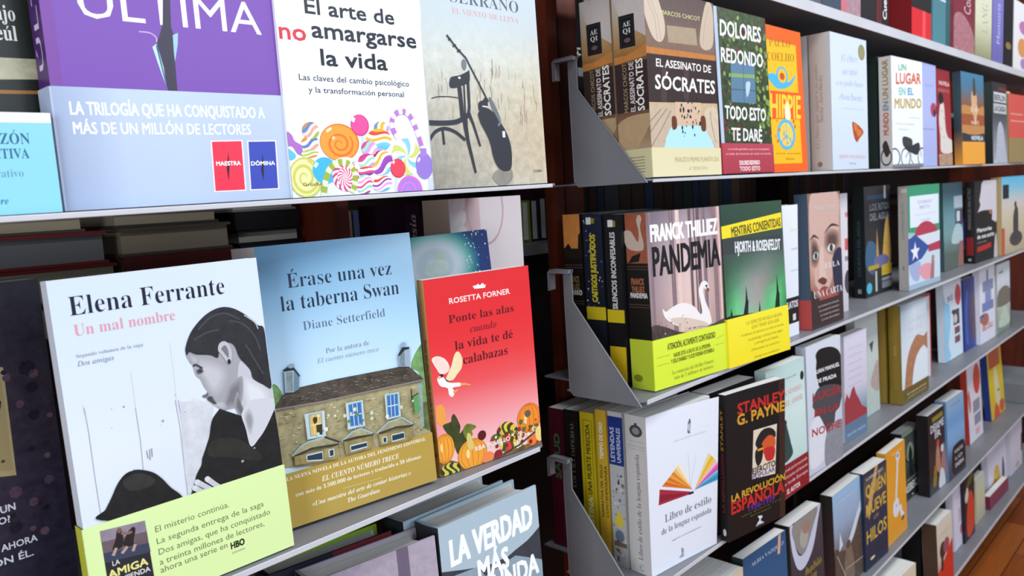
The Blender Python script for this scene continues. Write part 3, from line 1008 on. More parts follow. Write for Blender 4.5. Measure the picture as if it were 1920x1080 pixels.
book((0.1719,0.6070,1.1538,0.1602,0.2543,0.0139,2.49,-0.43,-0.56), 'white paperback picturing a seated woman in a black jumper, with a lime green band', f, sp, 'e6eaf4', band=bd, band_spine=lambda A: A.base('c6c63a'), band_h=73.3, band_col='d9eda6', group=G2)


def f(A):
    A.base('bcdcf4', 'cbe5fa', 'd0e8fb', 'c6e2f8', ['a6cbe8', 'b4d6ee', 'a9d0ee'], ['6f9dc0', '8cb8d6', '92b8d2'], ['4c7ea2', '6f9fc4', '8fb0c8'])
    T = A.text
    T('Érase una vez', [(26.5,219.6),(136.0,218.7),(27.4,232.8)], '1c2c44', 'r')
    T('la taberna Swan', [(17.9,199.5),(142.3,198.1),(18.2,213.2)], '1c2c44', 'r')
    T('Diane Setterfield', [(36.8,179.3),(123.7,177.9),(37.0,187.4)], '5f7286', 'r')
    T('Por la autora de', [(56.3,154.4),(102.4,152.6),(56.3,159.2)], '7a8298', 'r')
    T('El cuento número trece', [(46.4,146.2),(112.3,145.1),(46.5,150.6)], '7a8298', 'i')
    for q in ([(-8.7,113.4),(-2.8,128.1),(2.2,135.0),(6.8,131.0),(9.7,121.3),(2.4,112.9),(-3.5,106.2)], [(146.7,121.8),(150.6,132.3),(158.2,141.1),(164.0,144.6),(171.3,138.7),(159.6,44.7),(151.2,62.9),(155.8,89.3),(155.0,114.5)]):
        A.sm(q, ('6f9a5c', .5))
    A.poly([(156.5,84.6),(164.4,82.8),(160.6,52.6),(151.4,53.7)], ('5c6a3c', .5))
    A.poly([(-0.8,111.6),(24.0,110.0),(91.5,108.8),(156.8,108.4),(153.2,57.9),(160.6,52.6),(159.6,44.7),(106.8,36.0),(-5.4,58.4)], ('a69c76', .32))
    A.poly([(151.9,106.0),(157.3,106.6),(154.8,59.8),(150.3,55.2)], ('93a09a', .3))
    rn = random.Random(11)
    q0 = [(2.1,110.0),(150.7,101.7),(149.8,51.8),(-0.2,67.1)]
    for n in range(130):
        s, t = rn.random(), rn.random()
        x = (q0[0][0] * (1 - s) + q0[1][0] * s) * (1 - t) + (q0[3][0] * (1 - s) + q0[2][0] * s) * t
        y = (q0[0][1] * (1 - s) + q0[1][1] * s) * (1 - t) + (q0[3][1] * (1 - s) + q0[2][1] * s) * t
        A.rect(x, y, x + 1.5 + 3 * rn.random(), y + .7 + .8 * rn.random(), rn.choice(['bdb590', '8a8058', 'cfc8a6', '978c60', '9c9a70']))
    A.poly([(1.7,115.1),(10.1,124.3),(26.2,127.4),(61.4,127.7),(132.4,125.9),(143.7,124.0),(158.5,108.7),(157.2,105.9),(103.5,107.9),(45.6,108.8),(0.2,111.4)], ('50473e', .5))
    A.line([(0.5,112.1),(45.7,109.3),(91.5,108.6),(157.4,107.2)], 1.6, '8a8078')
    for n in range(120):
        s, t = rn.random(), rn.random()
        q1 = [(9.9,123.3),(143.0,123.1),(155.6,109.3),(2.5,113.4)]
        x = (q1[0][0] * (1 - s) + q1[1][0] * s) * (1 - t) + (q1[3][0] * (1 - s) + q1[2][0] * s) * t
        y = (q1[0][1] * (1 - s) + q1[1][1] * s) * (1 - t) + (q1[3][1] * (1 - s) + q1[2][1] * s) * t
        A.rect(x, y, x + 2 + 2 * rn.random(), y + .5, rn.choice(['7a6e62', '3a322c', '8f857a', '453c34']))
    A.poly([(12.6,146.1),(21.8,144.9),(26.3,138.1),(24.5,126.3),(19.5,124.3),(11.3,125.5)], '9db4c6')
    A.poly([(14.6,143.5),(20.2,142.9),(18.8,125.4),(13.2,126.1)], ('7f8f90', .5))
    A.poly([(22.0,144.6),(26.5,138.1),(24.6,126.2),(19.5,124.3)], '6f8a9c')
    A.poly([(11.4,146.3),(16.2,148.4),(22.3,147.0),(27.3,138.1),(26.2,137.1),(22.0,144.3),(12.6,144.7)], '252a30')
    A.ell((19.9,148.7,3.1,2.2), '8fa4b4')
    A.poly([(132.7,138.4),(139.7,143.5),(145.4,142.7),(143.9,124.3),(132.1,126.0)], '9aacbc')
    A.poly([(133.6,138.2),(139.6,142.2),(138.4,125.4),(132.5,126.1)], ('7d929e', .4))
    A.poly([(131.6,138.3),(137.4,145.3),(145.3,144.2),(145.3,142.0),(140.2,141.8),(132.6,136.7)], '2a2f36')
    A.ell((138.7,147.6,3.0,2.6), '93a8b8')

    def window(fr, gl, c1, c2):
        A.poly(fr, 'c4d2d6'); A.poly(gl, c1)
        (x0, y0), (x1, y1), (x2, y2), (x3, y3) = gl
        for s in (.33, .67):
            A.line([(x0 + (x1 - x0) * s, y0 + (y1 - y0) * s), (x3 + (x2 - x3) * s, y3 + (y2 - y3) * s)], .7, c2)
        A.line([((x0 + x3) / 2, (y0 + y3) / 2), ((x1 + x2) / 2, (y1 + y2) / 2)], 1.0, c2)
        A.line([(x0, y0), (x1, y1), (x2, y2), (x3, y3), (x0, y0)], 1.1, '6fa6c0')
    window([(26.8,102.0),(46.8,100.9),(45.5,76.9),(27.0,77.9)], [(31.2,100.1),(43.6,99.8),(42.1,79.3),(30.5,80.4)], 'd9b85c', 'e8d8a0')
    A.sm([(35.4,97.1),(38.5,96.3),(38.6,92.7),(35.7,90.8),(34.4,94.2)], '4a3420')
    A.poly([(37.1,89.4),(43.1,89.0),(42.1,79.3),(36.7,79.9)], '3c3424')
    window([(69.1,102.8),(87.2,102.2),(87.0,76.8),(68.2,77.1)], [(71.7,100.8),(85.2,100.7),(84.4,78.2),(71.4,79.8)], '3d6fae', 'd4e4ee')
    window([(111.6,102.1),(128.1,101.4),(127.2,76.6),(110.9,76.8)], [(113.9,100.7),(126.3,100.0),(124.9,78.2),(112.8,78.6)], '3d6fae', 'd4e4ee')
    for q in ([(10.7,66.8),(19.4,73.2),(27.3,75.8),(43.7,76.3),(57.9,67.9),(57.1,66.0),(29.7,68.9),(12.1,65.8)], [(60.7,67.7),(72.5,73.9),(81.4,75.4),(94.2,67.4),(93.4,65.7),(77.0,67.9),(61.9,67.7)], [(98.3,66.4),(112.2,74.0),(128.1,75.2),(140.4,65.5),(138.9,64.2),(120.7,66.9),(100.6,65.5)]):
        A.poly(q, ('a09a78', .4)); A.line(q[:4], 1.2, '9fc0cc'); A.line(q[3:], 1.8, '3a3a34')
    for q in ([(12.1,65.8),(55.8,64.8),(56.4,51.8),(12.2,57.6)], [(62.9,66.7),(92.1,65.2),(92.4,53.1),(63.6,54.2)], [(100.5,64.2),(138.1,62.7),(137.8,50.3),(101.5,52.9)]):
        A.poly(q, ('958556', .4))
    for q in ([(24.1,63.7),(39.9,63.1),(39.5,55.4),(24.2,58.5)], [(46.5,62.9),(51.6,62.7),(51.1,56.4),(46.4,56.6)], [(68.5,61.2),(86.5,60.6),(86.6,55.9),(69.1,56.1)], [(114.2,60.5),(128.7,59.9),(128.6,53.8),(114.3,54.0)], [(104.3,60.5),(108.6,60.1),(108.2,55.0),(104.2,54.9)]):
        A.poly(q, '263a50'); A.line(q + q[:1], 1.3, 'c4d0d0')
    A.dots(26, .2, .3, .95, .38, 1.6, ['dfe6d4', '6c8a4c', 'c8d4b8'], 8)
    A.poly([(143.9,93.6),(149.9,95.1),(149.1,76.0),(143.7,74.7)], '5aa05a')
    A.line([(142.1,100.7),(141.7,89.6)], 1.4, '22241e'); A.line([(141.5,92.4),(150.0,95.7)], 1, '22241e')


def bd(A):
    A.base('b4964a', 'b79a48', 'b59846')
    T = A.text
    Wt = 'f4efdc'
    T('LA NUEVA NOVELA DE LA AUTORA DEL FENÓMENO EDITORIAL', [(3.1,47.4),(154.2,41.7),(3.0,50.7)], Wt, 'b')
    T('EL CUENTO NÚMERO TRECE', [(36.8,36.3),(121.1,32.9),(36.9,41.1)], Wt, 'B')
    T('con más de 3.500.000 de lectores y traducido a 38 idiomas', [(10.0,30.2),(146.4,25.6),(10.0,33.8)], Wt, 'b')
    A.line([(57.1,21.9),(99.6,20.4)], .4, 'dccf9c')
    T('«Una maestra del arte de contar historias.»', [(24.8,15.8),(132.4,12.9),(24.8,19.9)], Wt, 'B')
    T('The Guardian', [(60.3,7.4),(95.3,6.5),(60.4,11.5)], Wt, 'B')


def sp(A):
    A.base('cbbfc2')


book((0.3456,0.6342,1.1577,0.1614,0.2591,0.0587,2.75,-7.07,-0.56), 'sky blue book picturing a stone inn, with a mustard gold band', f, sp, 'bcdcf4', band=bd, band_h=51.2, band_col='b4964a', group=G2, name='hardcover_book', hard=False)


def f(A):
    A.base('1f4f86', '24508c', ['2a6a90', '26528e', '2a3f80'], ['1f5a74', '22588a', '24366f'])
    e = (55.0,214.4,15.6,11.6)
    stops = [(480, '24568c'), (420, '3f8f9e'), (370, '6fb8b4'), (320, 'a4d4d4'), (270, 'd0e6ec'), (215, 'e2edf5'), (185, 'd4e2ec'), (160, 'cbdfe8')]
    for (r0, c0), (r1, c1) in zip(stops, stops[1:]):
        for i in range(5):
            t = i / 5
            A.ell((e[0], e[1], (r0 + (r1 - r0) * t) * e[2] / 100, (r0 + (r1 - r0) * t) * .9 * e[3] / 100), ''.join('%02x' % round(int(c0[j:j + 2], 16) * (1 - t) + int(c1[j:j + 2], 16) * t) for j in (0, 2, 4)), n=36)
    A.sm([(37.4,211.8),(45.4,222.4),(57.9,222.2),(73.1,217.0),(74.6,207.4),(57.6,202.4),(39.2,204.7)], ('dbe9e4', .15))
    A.sm([(54.3,228.4),(65.4,228.4),(70.7,222.0),(61.1,221.8)], 'cfe0cc')
    A.dots(46, .72, .72, 1, 1, 1.0, ['e8f0fa', 'c8d8f0', 'ffffff'], 9)


book((0.5451,0.6779,1.1585,0.1486,0.2503,0.0200,4.74,2.26,-0.56), 'midnight blue book with a glowing moon, half hidden behind the red paperback', f, None, '24507f', group=G2)


def f(A):
    A.base('f3cfc4', 'f2b4b8', 'ee8f94', 'e9575a', 'e53c3e', 'e22e33', 'df2b30', 'dc292f')
    T = A.text
    A.poly([(62.4,196.8),(67.4,197.2),(70.0,198.4),(72.3,196.5),(76.3,198.6),(79.2,195.7),(80.9,197.0),(78.9,192.7),(64.5,193.5)], 'fbe8e4')
    T('ROSETTA FORNER', [(30.3,182.7),(113.2,180.7),(30.3,188.6)], 'fbe4e0', 'S')
    T('Ponte las alas', [(27.5,162.2),(116.8,160.0),(27.5,170.8)], '64101a', 'b')
    T('cuando', [(53.9,147.9),(90.6,146.5),(54.1,155.7)], '8c1a22', 'B')
    T('la vida te dé', [(32.5,132.8),(112.8,130.5),(32.6,142.2)], '64101a', 'b')
    T('calabazas', [(41.6,116.0),(103.3,112.7),(41.1,125.7)], '64101a', 'b')
    A.sm([(1.8,126.3),(6.6,129.3),(13.7,127.5),(19.8,122.9),(23.4,114.6),(19.2,109.2),(11.0,109.7),(6.8,115.8)], ('f6d8cc', .1))
    A.sm([(17.7,102.5),(21.8,110.0),(25.7,115.6),(30.7,126.5),(35.6,129.5),(39.6,124.8),(40.6,117.6),(38.1,110.3),(32.2,105.2),(25.7,100.2)], ('efdcb0', .1))
    A.sm([(6.4,104.8),(10.0,107.5),(14.7,105.2),(21.7,98.2),(35.4,95.4),(35.8,91.7),(24.9,91.9),(27.2,87.2),(23.9,82.3),(19.7,85.3),(18.3,92.9),(9.7,96.9)], 'f6f2f0')
    A.line([(35.2,93.6),(41.9,92.6),(48.4,90.2)], 3.2, 'f0a060', w2=1.2)
    A.line([(25.2,86.7),(32.1,88.6)], 3, 'ee9a60', w2=1.2)
    A.ell((11.8,107.6,2.8,2.0), '3a2420')
    A.ell((9.4,106.3,2.0,1.9), 'f0b49a')
    A.poly([(15.4,104.4),(21.8,99.1),(18.2,99.9)], '3a3230')
    A.poly([(-4.6,24.1),(35.3,4.6),(89.2,3.2),(139.9,6.8),(147.2,-1.3),(142.7,-47.0),(-7.5,-3.1)], ('7a5a34', .6))

    def pumpkin(e, c, dk, ribs=5):
        A.ell(e, dk); A.ell((e[0], e[1], e[2] * .95, e[3] * .95), c)
        for q in range(ribs):
            s = -0.8 + 1.6 * q / (ribs - 1)
            A.line([(e[0] + e[2] * s * math.sin(math.pi * t / 8), e[1] + e[3] * .92 * math.cos(math.pi * t / 8)) for t in range(9)], .8, dk)
        A.ell((e[0] - e[2] * .3, e[1] + e[3] * .1, e[2] * .12, e[3] * .3), 'fbd890')
    A.sm([(1.7,75.4),(9.9,76.3),(13.1,67.2),(11.8,54.9),(2.3,58.6)], 'eda048')
    A.sm([(8.4,54.3),(18.6,56.1),(19.8,60.0),(23.1,63.7),(26.9,58.3),(30.4,48.2),(28.8,40.8),(34.7,45.0),(39.9,48.8),(51.2,43.2),(45.0,39.6),(45.5,35.2),(38.0,30.6),(28.6,22.3),(24.0,19.2),(19.4,31.8),(13.1,44.0)], ('3d4420', .5))
    A.sm([(33.2,42.5),(39.9,48.8),(51.2,43.2),(45.0,39.6),(45.5,35.2),(38.0,30.6)], ('6f7a30', .4))
    pumpkin((126.9,34.9,18.1,17.4), 'ee8c2e', 'c8641c')
    A.ell((125.1,40.3,4.7,4.2), '6a5a4a')
    pumpkin((7.8,29.2,12.7,16.3), 'f2a43a', 'd07c20')
    pumpkin((43.3,14.0,19.7,17.3), 'eea036', 'cc7a20')
    A.sm([(37.8,37.1),(42.9,36.1),(45.7,20.6),(37.9,21.5)], 'd8c470')
    A.bands((93.4,25.8,16.6,11.4), 60, ['2f4020', 'e0c040', '2f4420', 'e6c848', '334a20', 'e0c040', '2c3c1c'], .5)
    A.bands((13.2,5.1,13.5,7.2), 80, ['2a3a1c', 'd8c050', '2f4420', 'dcc454', '2f4420', 'd8c050', '2a3a1c'], .4)
    A.bands((93.0,12.7,12.5,9.1), 70, ['e0c040', '3f4c20', 'd84444', 'd03c44', '445020', 'e0c040'], .3)
    A.ell((57.8,31.5,5.7,5.4), '5a1c1c'); A.ell((75.6,23.9,5.9,4.3), '4c6430')
    A.ell((129.1,8.3,7.2,6.3), 'ec7a38'); A.ell((63.6,4.9,8.4,6.3), 'ee8648')
    A.ell((78.2,4.7,5.9,5.0), '8c2430')
    A.dots(60, .5, .02, .98, .16, 2.2, ['e6d8a4', 'caa65c', '9c3430', 'efe4c0', '5a6a30', '7c2a24'], 12)
    A.line([(85.4,2.7),(108.6,7.2),(141.1,18.9)], 2.2, '4a3a30')
    A.sm([(135.1,18.8),(142.4,21.6),(141.3,4.9),(135.1,8.0)], 'ecd078')
    T('RBA BOLSILLO', [(47.1,17.4),(96.4,15.2),(46.9,22.1)], 'f8f0e8', 'S')


def sp(A):
    A.base('b08c4c')
    A.down('Ponte las alas cuando la vida te dé calabazas', .3, .17, .7, .42, '6a3a20', 'b')
    A.ft('RBA', .2, .85, .1, .02, '5a3a1c', 'S')
    A.fr(.82, 0, 1, 1, 'cf9060')


book((0.5188,0.6209,1.1569,0.1430,0.2106,0.0127,1.28,-7.08,-0.56), 'small red paperback with pumpkins along its foot and a winged figure', f, sp, 'dd2b31', group=G2, back='c8c0b8')

# ================================================================ left bay lowest shelf, seen from above
G3 = 'hardcovers on the lowest left bay shelf'


def f(A):
    A.base('a9bcc8', 'adc0cc')
    A.poly([(158.0,188.7),(141.9,181.4),(131.5,177.6),(111.6,173.9),(98.6,170.7),(65.2,172.3),(31.6,181.1),(-3.9,191.5),(-15.3,97.8),(159.3,13.2)], ('3b3f47', .2))
    A.poly([(-5.1,181.9),(51.1,176.7),(61.0,161.8),(110.8,167.3),(154.5,145.9),(151.7,65.5),(-12.9,117.8)], ('8ea2ae', .1))
    A.text('LA VERDAD', [(14.4,194.2),(142.8,188.6),(13.2,222.2)], 'fafbfc', 'H')
    A.text('MÁS', [(51.5,160.7),(98.8,157.0),(51.1,184.4)], 'fafbfc', 'H')
    A.text('PROFUNDA', [(10.2,141.5),(146.9,125.1),(9.0,165.5)], 'fafbfc', 'H')


pv = (0.5109,0.6133,0.8636,0.1543,0.2389,0.0400,2.24,-0.66,-0.00)
book(pv, 'grey-blue hardcover with huge white capitals, front one beside the wooden post', f, lambda A: A.base('1e2024'), 'a9bcc8', hard=True, name='hardcover_book', mat=SATIN, group=G3)
book((pv[0] - .012, pv[1] + pv[5] + .004, pv[2]) + pv[3:], 'grey-blue hardcover, second copy directly behind the one with huge white capitals', None, lambda A: A.base('1e2024'), 'a9bcc8', hard=True, name='hardcover_book', mat=SATIN, group=G3)


def f(A):
    A.base([('93879c', .2), ('a69aa8', .15), ('ab9fae', .15)])
    A.fr(.66, 0, .76, 1, ('6c6074', .1))
    A.fp([(.1, .7), (.3, .8), (.5, .6), (.4, .2), (.1, .1)], ('7a6a62', .2), True)
    A.ft('TIERRA', .5, .97, .52, .12, 'f4f2f6', 'S')


pl = (0.3652,0.6241,0.8645,0.1396,0.2326,0.0400,3.56,-6.75,-0.00)
book(pl, 'lilac photo hardcover in the front of the lowest row, next to the big white capitals', f, lambda A: A.base('4a4254'), 'a69aa8', hard=True, name='hardcover_book', mat=SATIN, group=G3)
book((pl[0] - .02, pl[1] + pl[5] + .009, .8645, pl[3], pl[4], .034, 3, -6, 0), 'hardcover with navy and dark red front and lime green back board', lambda A: (A.base('1c2030'), A.fr(.5, 0, 1, 1, '6a1c28')), lambda A: A.base('15161a'), '1c2030', hard=True, name='hardcover_book', back='86b81e', mat=SATIN, group=G3)
book((pl[0] - .03, pl[1] + pl[5] + .05, .8645, pl[3] + .01, pl[4] + .004, .03, 3, -6, 0), 'charcoal hardcover behind the lime green backed one', None, lambda A: A.base('3a3840'), '4a4850', hard=True, name='hardcover_book', mat=SATIN, group=G3, pages=PAGES_CREAM)

# ================================================================ right bay, second shelf from the top
G4 = 'books on the orange and yellow book\'s shelf'


def f(A):
    A.base('d8ccb0', ('b59a7c', .1), ('8a6a50', .15), ('3c2c2c', .1), ('42302c', .1), ('8a6c5c', .1), ('6a5852', .1), ('5a4a48', .1))
    A.poly([(-11.0,99.7),(183.7,108.6),(196.7,-8.9),(-33.0,-3.1)], ('c9b08c', .12))
    A.poly([(-7.9,172.9),(189.9,176.7),(189.0,166.7),(-8.7,164.0)], ('bf7a40', .15))
    A.poly([(53.4,206.1),(130.9,210.1),(133.5,186.4),(55.6,183.5)], ('a8957c', .1))
    A.poly([(-8.7,164.0),(189.2,169.2),(186.0,106.1),(-6.9,99.9)], ('382a2a', .15))
    for x in (700, 800, 900):
        A.poly([(u, v) for u, v in [(35.4,152.1),(48.4,153.1),(43.5,102.2),(30.6,101.6)]] if x == 700 else [(u, v) for u, v in [(93.0,154.2),(106.8,154.1),(102.1,103.7),(88.2,103.0)]], ('4c3a36', .1))
    A.sm([(-8.8,244.7),(23.9,249.4),(42.4,225.2),(49.1,205.6),(45.4,189.3),(34.0,181.8),(17.8,186.5),(3.5,207.0)], 'cdbba8')
    A.sm([(163.8,250.3),(181.0,247.7),(182.5,208.4),(175.6,187.9),(155.0,182.1),(141.1,189.5),(145.8,214.2)], 'c6b29c')
    for q in ([(11.0,243.2),(32.8,212.7),(36.4,183.9)], [(2.9,242.0),(24.4,211.7),(28.0,184.2)], [(150.7,188.0),(155.6,215.3),(170.9,246.3)]):
        A.line(q, 1, 'a89480')
    A.sm([(28.7,37.2),(39.1,55.8),(58.0,70.1),(104.1,74.9),(142.3,70.9),(163.0,50.1),(174.2,32.4),(196.2,-14.1),(-17.4,-8.0)], 'b4e2f0')
    A.poly([(65.6,103.2),(135.7,105.1),(135.0,72.0),(62.5,70.2)], 'd6b69a')
    A.sm([(-69.5,36.9),(-42.1,63.4),(-8.2,86.5),(13.1,95.2),(51.7,96.8),(62.0,89.0),(48.7,65.3),(29.6,46.4),(15.9,37.1)], ('c4b09a', .1))
    A.sm([(147.0,94.5),(180.2,98.3),(187.8,68.2),(189.8,32.4),(170.2,45.1),(146.9,67.3)], ('d2bea8', .1))
    for q in ([(-52.4,37.0),(-10.0,68.5),(29.7,92.4)], [(-29.0,37.0),(10.6,69.0),(42.6,92.9)], [(-4.9,37.1),(27.1,64.8),(53.4,91.0)], [(175.5,47.7),(165.0,72.7),(161.8,92.6)]):
        A.line(q, 1.4, '8e765f')
    A.sm([(54.7,81.7),(65.8,82.1),(66.7,68.0),(55.3,65.4)], '6a3a24'); A.sm([(133.7,84.2),(146.1,84.6),(146.8,66.1),(134.5,65.8)], '6a3a24')
    A.dots(42, .42, .2, .72, .44, 2.4, ['1c2a38', '243444', '141c26'], 21, .8)
    T = A.text
    T('MARCOS CHICOT', [(38.9,219.3),(144.6,222.2),(38.6,225.1)], 'e6dca0', 's', False)
    T('EL ASESINATO DE', [(21.6,148.7),(169.1,150.2),(22.2,158.9)], 'f4ede8', 'S', False)
    T('SÓCRATES', [(16.6,118.6),(178.0,120.1),(18.0,137.2)], 'fbf8f4', 'S', False)


def bd(A):
    A.base('e4dcb4', 'e0d7ac')
    A.ft('FINALISTA PREMIO PLANETA 2016', .3, .97, .5, .16, 'b6ad84', 'S')
    A.ft('6ª EDICIÓN', .5, .78, .2, .12, 'b0a67c', 's')


def sp(A):
    A.base('d6c8b0', ('b49a78', .1), ('8a684c', .1), '3a2a2a', '382828', ('b08048', .1), 'b8a890', 'c6bab4')
    A.fp([(.0, 1), (1, 1), (1, .74), (.55, .80), (.2, .88)], ('c9beb8', .06))
    A.fp([(0, .66), (.4, .66), (1, .70), (1, .64), (0, .62)], ('c07e40', .1))
    A.fr(0, .36, 1, .62, ('38292a', .1))
    A.sm([(0, .05 * A.h), (A.w, .28 * A.h), (A.w, .34 * A.h), (0, .3 * A.h)], ('b89a76', .1))
    A.fr(.2, .70, .68, .87, '1a1d22')
    A.fr(.24, .71, .64, .86, '2c2a2c'); A.fr(.26, .715, .62, .855, '1a1d22')
    A.ft('AE', .32, .56, .81, .025, 'd8d4cc', 'b'); A.ft('QI', .32, .56, .775, .025, 'd8d4cc', 'b')
    A.fe(.44, .738, .1, .012, '6a5450')
    A.up('MARCOS CHICOT', .36, .36, .62, .12, 'b09a70', 's')
    A.up('EL ASESINATO DE', .58, .36, .62, .14, 'd8ccc4', 'S')
    A.up('SÓCRATES', .86, .36, .63, .2, 'f2eee8', 'S')
    A.fr(0, 0, 1, .045, 'bfe0ea')


def bs(A):
    A.base('cfc69c')
    for i in range(6):
        A.fr(.1, .2 + .1 * i, .8, .23 + .1 * i, '8a8260')


ps = (0.9070,0.5987,1.4626,0.1852,0.2525,0.0525,1.21,0.38,-0.00)
sc_ = book(ps, 'brown and cream book with white columns pictured, nearest to its shelf\'s bracket', f, sp, 'b49a78', band=bd, band_spine=bs, band_h=39.7, band_col='e4dcb4', group=G4, name='hardcover_book')
book((ps[0] + .004, ps[1] + ps[5] + .006) + ps[2:], 'copy of the white columns book standing directly behind it, only its spine showing', None, sp, 'b49a78', group=G4, name='hardcover_book', band_h=39.7, band_col='e4dcb4')


def f(A):
    A.base(('3a4630', .7), ('36442c', .8), ('46563a', .8))
    A.dots(170, 0, .16, 1, 1, 4.2, ['4f6638', '6b8a48', '2a3822', '86a05c', '5a3c34', '7a3038', '9db070', '34452c'], 31)
    A.poly([(43.5,174.3),(121.1,176.3),(119.0,112.0),(38.4,111.3)], '5f7f9c')
    A.poly([(36.0,155.5),(121.8,158.7),(121.0,152.6),(35.2,149.7)], '86a864')
    for q in ([(83.2,176.1),(79.2,111.7)], [(39.8,131.0),(119.7,132.6)], [(43.5,174.3),(38.3,109.9)], [(121.2,177.1),(119.5,112.0)]):
        A.line(q, 1.6, '3f6a5c')
    A.sm([(88.6,143.0),(102.9,145.2),(98.2,130.1),(88.8,121.5)], 'b8d0e0')
    A.dots(40, .75, .3, 1, .8, 4, ['86a04c', '6a8a3c', '9cb45c'], 32)
    A.fr(0, 0, .06, 1, 'b8c4dc')
    T = A.text
    for s, q in (('DOLORES', [(16.4,211.3),(147.1,212.5),(18.3,234.7)]), ('REDONDO', [(14.6,171.5),(149.3,172.4),(16.2,192.6)]),
                 ('TODO ESTO', [(15.8,85.1),(148.7,84.7),(17.7,104.7)]), ('TE DARÉ', [(31.7,52.0),(131.4,50.9),(33.5,71.2)])):
        T(s, q, 'f4f4f2', 'S', False)


def bd(A):
    A.base('a93a48', 'b84656')
    A.ft('La novela ganadora que ha conquistado', .1, .92, .78, .07, 'f0c8cc', 's')
    A.ft('a miles de lectores en todo el mundo', .06, .95, .62, .07, 'f0c8cc', 's')
    A.ft('DOLORES REDONDO', .3, .7, .28, .14, 'f6dcdc', 'H')
    A.ft('TODO ESTO', .3, .7, .08, .14, 'f6dcdc', 'H')


book((1.1078,0.6039,1.4631,0.1669,0.2535,0.0398,2.38,-0.80,-0.00), 'green foliage book with a blue window, tall white capitals and a dark red band', f, None, '3a4630', band=bd, band_h=47.0, band_col='b03f4f', group=G4)


def f(A):
    A.base('f9bb1c', 'fabd24')
    A.fr(0, .9, 1, 1, 'f4641e'); A.fr(.84, 0, 1, 1, 'f4641e'); A.fr(0, 0, 1, .06, 'f4641e')
    T = A.text
    T('PAULO', [(10.6,211.6),(93.2,216.4),(11.1,224.7)], '9a6a14', 'r', False)
    T('COELHO', [(-0.5,187.2),(105.5,192.9),(1.4,201.0)], '9a6a14', 'r', False)
    e = (53.7,165.3,23.3,15.6)
    A.sm([(-2.8,161.4),(24.0,167.6),(45.6,155.9),(80.0,156.6),(110.4,172.2),(89.9,152.8),(57.4,143.4),(24.1,144.4)], '4cb4dc')
    A.ell(e, '4cb4dc'); A.ell((e[0], e[1], e[2] * .72, e[3] * .78), 'fabd24'); A.ell((e[0], e[1] - 1, e[2] * .4, e[3] * .4), 'c4502c')
    A.dots(14, .05, .42, .8, .52, 3, ['e8542c', '4cb4dc', '8a4a28', 'e07ca0'], 41)
    A.poly([(3.5,137.5),(115.2,139.1),(121.9,92.9),(0.2,89.9)], 'f25a1c')
    T('HIPPIE', [(0.6,92.8),(119.2,94.6),(4.7,131.8)], 'fcd23c', 'S', False)
    A.sm([(57.8,91.6),(56.1,109.3),(69.5,121.8),(76.9,109.6),(77.3,92.2)], 'fbeec0')
    e = (56.8,64.8,35.9,26.5)
    A.ell(e, '56b8de'); A.ell((e[0], e[1], e[2] * .74, e[3] * .78), 'f6cc50')
    A.line([(e[0], e[1] - e[3]), (e[0], e[1] + e[3])], 3, '56b8de')
    A.line([(e[0] - e[2] * .7, e[1] - e[3] * .6), (e[0], e[1]), (e[0] + e[2] * .7, e[1] - e[3] * .6)], 3, '56b8de')
    A.dots(18, .05, .2, .82, .36, 3, ['e8542c', '56b8de', 'e07ca0', 'd83c6c'], 42)
    A.ft('Una novela', .1, .8, .125, .012, 'a87410', 's')
    A.ft('Planeta', .36, .6, .085, .014, 'a87410', 's')


book((1.2814,0.6039,1.4624,0.1382,0.2470,0.0200,2.68,0.12,-0.00), 'orange and yellow book with blue emblem and peace ring', f, None, 'f4641e', group=G4, back='8a7a74')


def f(A):
    A.base('d0dbea', 'd6e1f0', 'd2dcec')
    T = A.text
    for s, q_ in (('El chico', [(50.2,209.2),(133.0,212.4),(51.0,221.3)]), ('que siguió', [(57.2,184.8),(131.6,187.2),(57.9,196.7)]), ('a su padre hasta', [(24.9,161.9),(159.7,164.9),(25.6,172.3)]), ('Auschwitz', [(33.3,136.2),(156.1,135.7),(34.0,148.4)])):
        T(s, q_, '9fa9c4', 'i', False)
    A.ft('La historia real de un amor', .28, .88, .455, .012, 'b8bfd0', 's')
    A.sm([(101.1,93.3),(126.0,89.8),(148.5,81.7),(158.2,73.2),(138.1,62.5),(124.0,54.7),(110.8,60.4),(102.7,75.7)], 'b8542c')
    A.sm([(106.3,91.1),(125.8,86.4),(118.0,76.0),(107.4,79.2)], 'd8783c'); A.sm([(125.5,81.2),(150.8,73.7),(133.7,65.9),(123.1,70.9)], 'd8783c')
    A.line([(101.1,94.4),(111.6,75.8),(123.9,53.7)], 1.6, '4a3028')
    T('JEREMY DRONFIELD', [(30.5,22.8),(163.8,21.3),(30.8,28.8)], 'e0a4a0', 's', False)
    T('Planeta', [(82.9,10.2),(114.1,9.9),(83.2,14.3)], '8a8c98', 's', False)
    A.ell((156.1,233.7,17.6,15.5), '8d865c'); A.ell((156.1,233.7,13.0,12.4), '9c956a')


def sp(A):
    A.base(['b89c90', 'd6c4ba', 'd9d2d0'])
    A.up('El chico que siguió a su padre', .38, .16, .78, .16, 'a88074', 'i')
    A.up('hasta Auschwitz', .6, .36, .7, .18, 'a47060', 'i')
    A.fe(.4, .05, .12, .02, '94786e')


pc = (1.5254,0.6006,1.4621,0.1827,0.2594,0.0409,0.96,-0.56,-0.00)
book(pc, 'thick white hardcover with an orange butterfly and a gold seal', f, sp, 'dce5f2', name='hardcover_book', group=G4)
book((pc[0] + .004, pc[1] + pc[5] + .004) + pc[2:], 'copy of the butterfly hardcover behind it, a thin beige strip of spine', None, sp, 'cdbcb2', name='hardcover_book', group=G4)


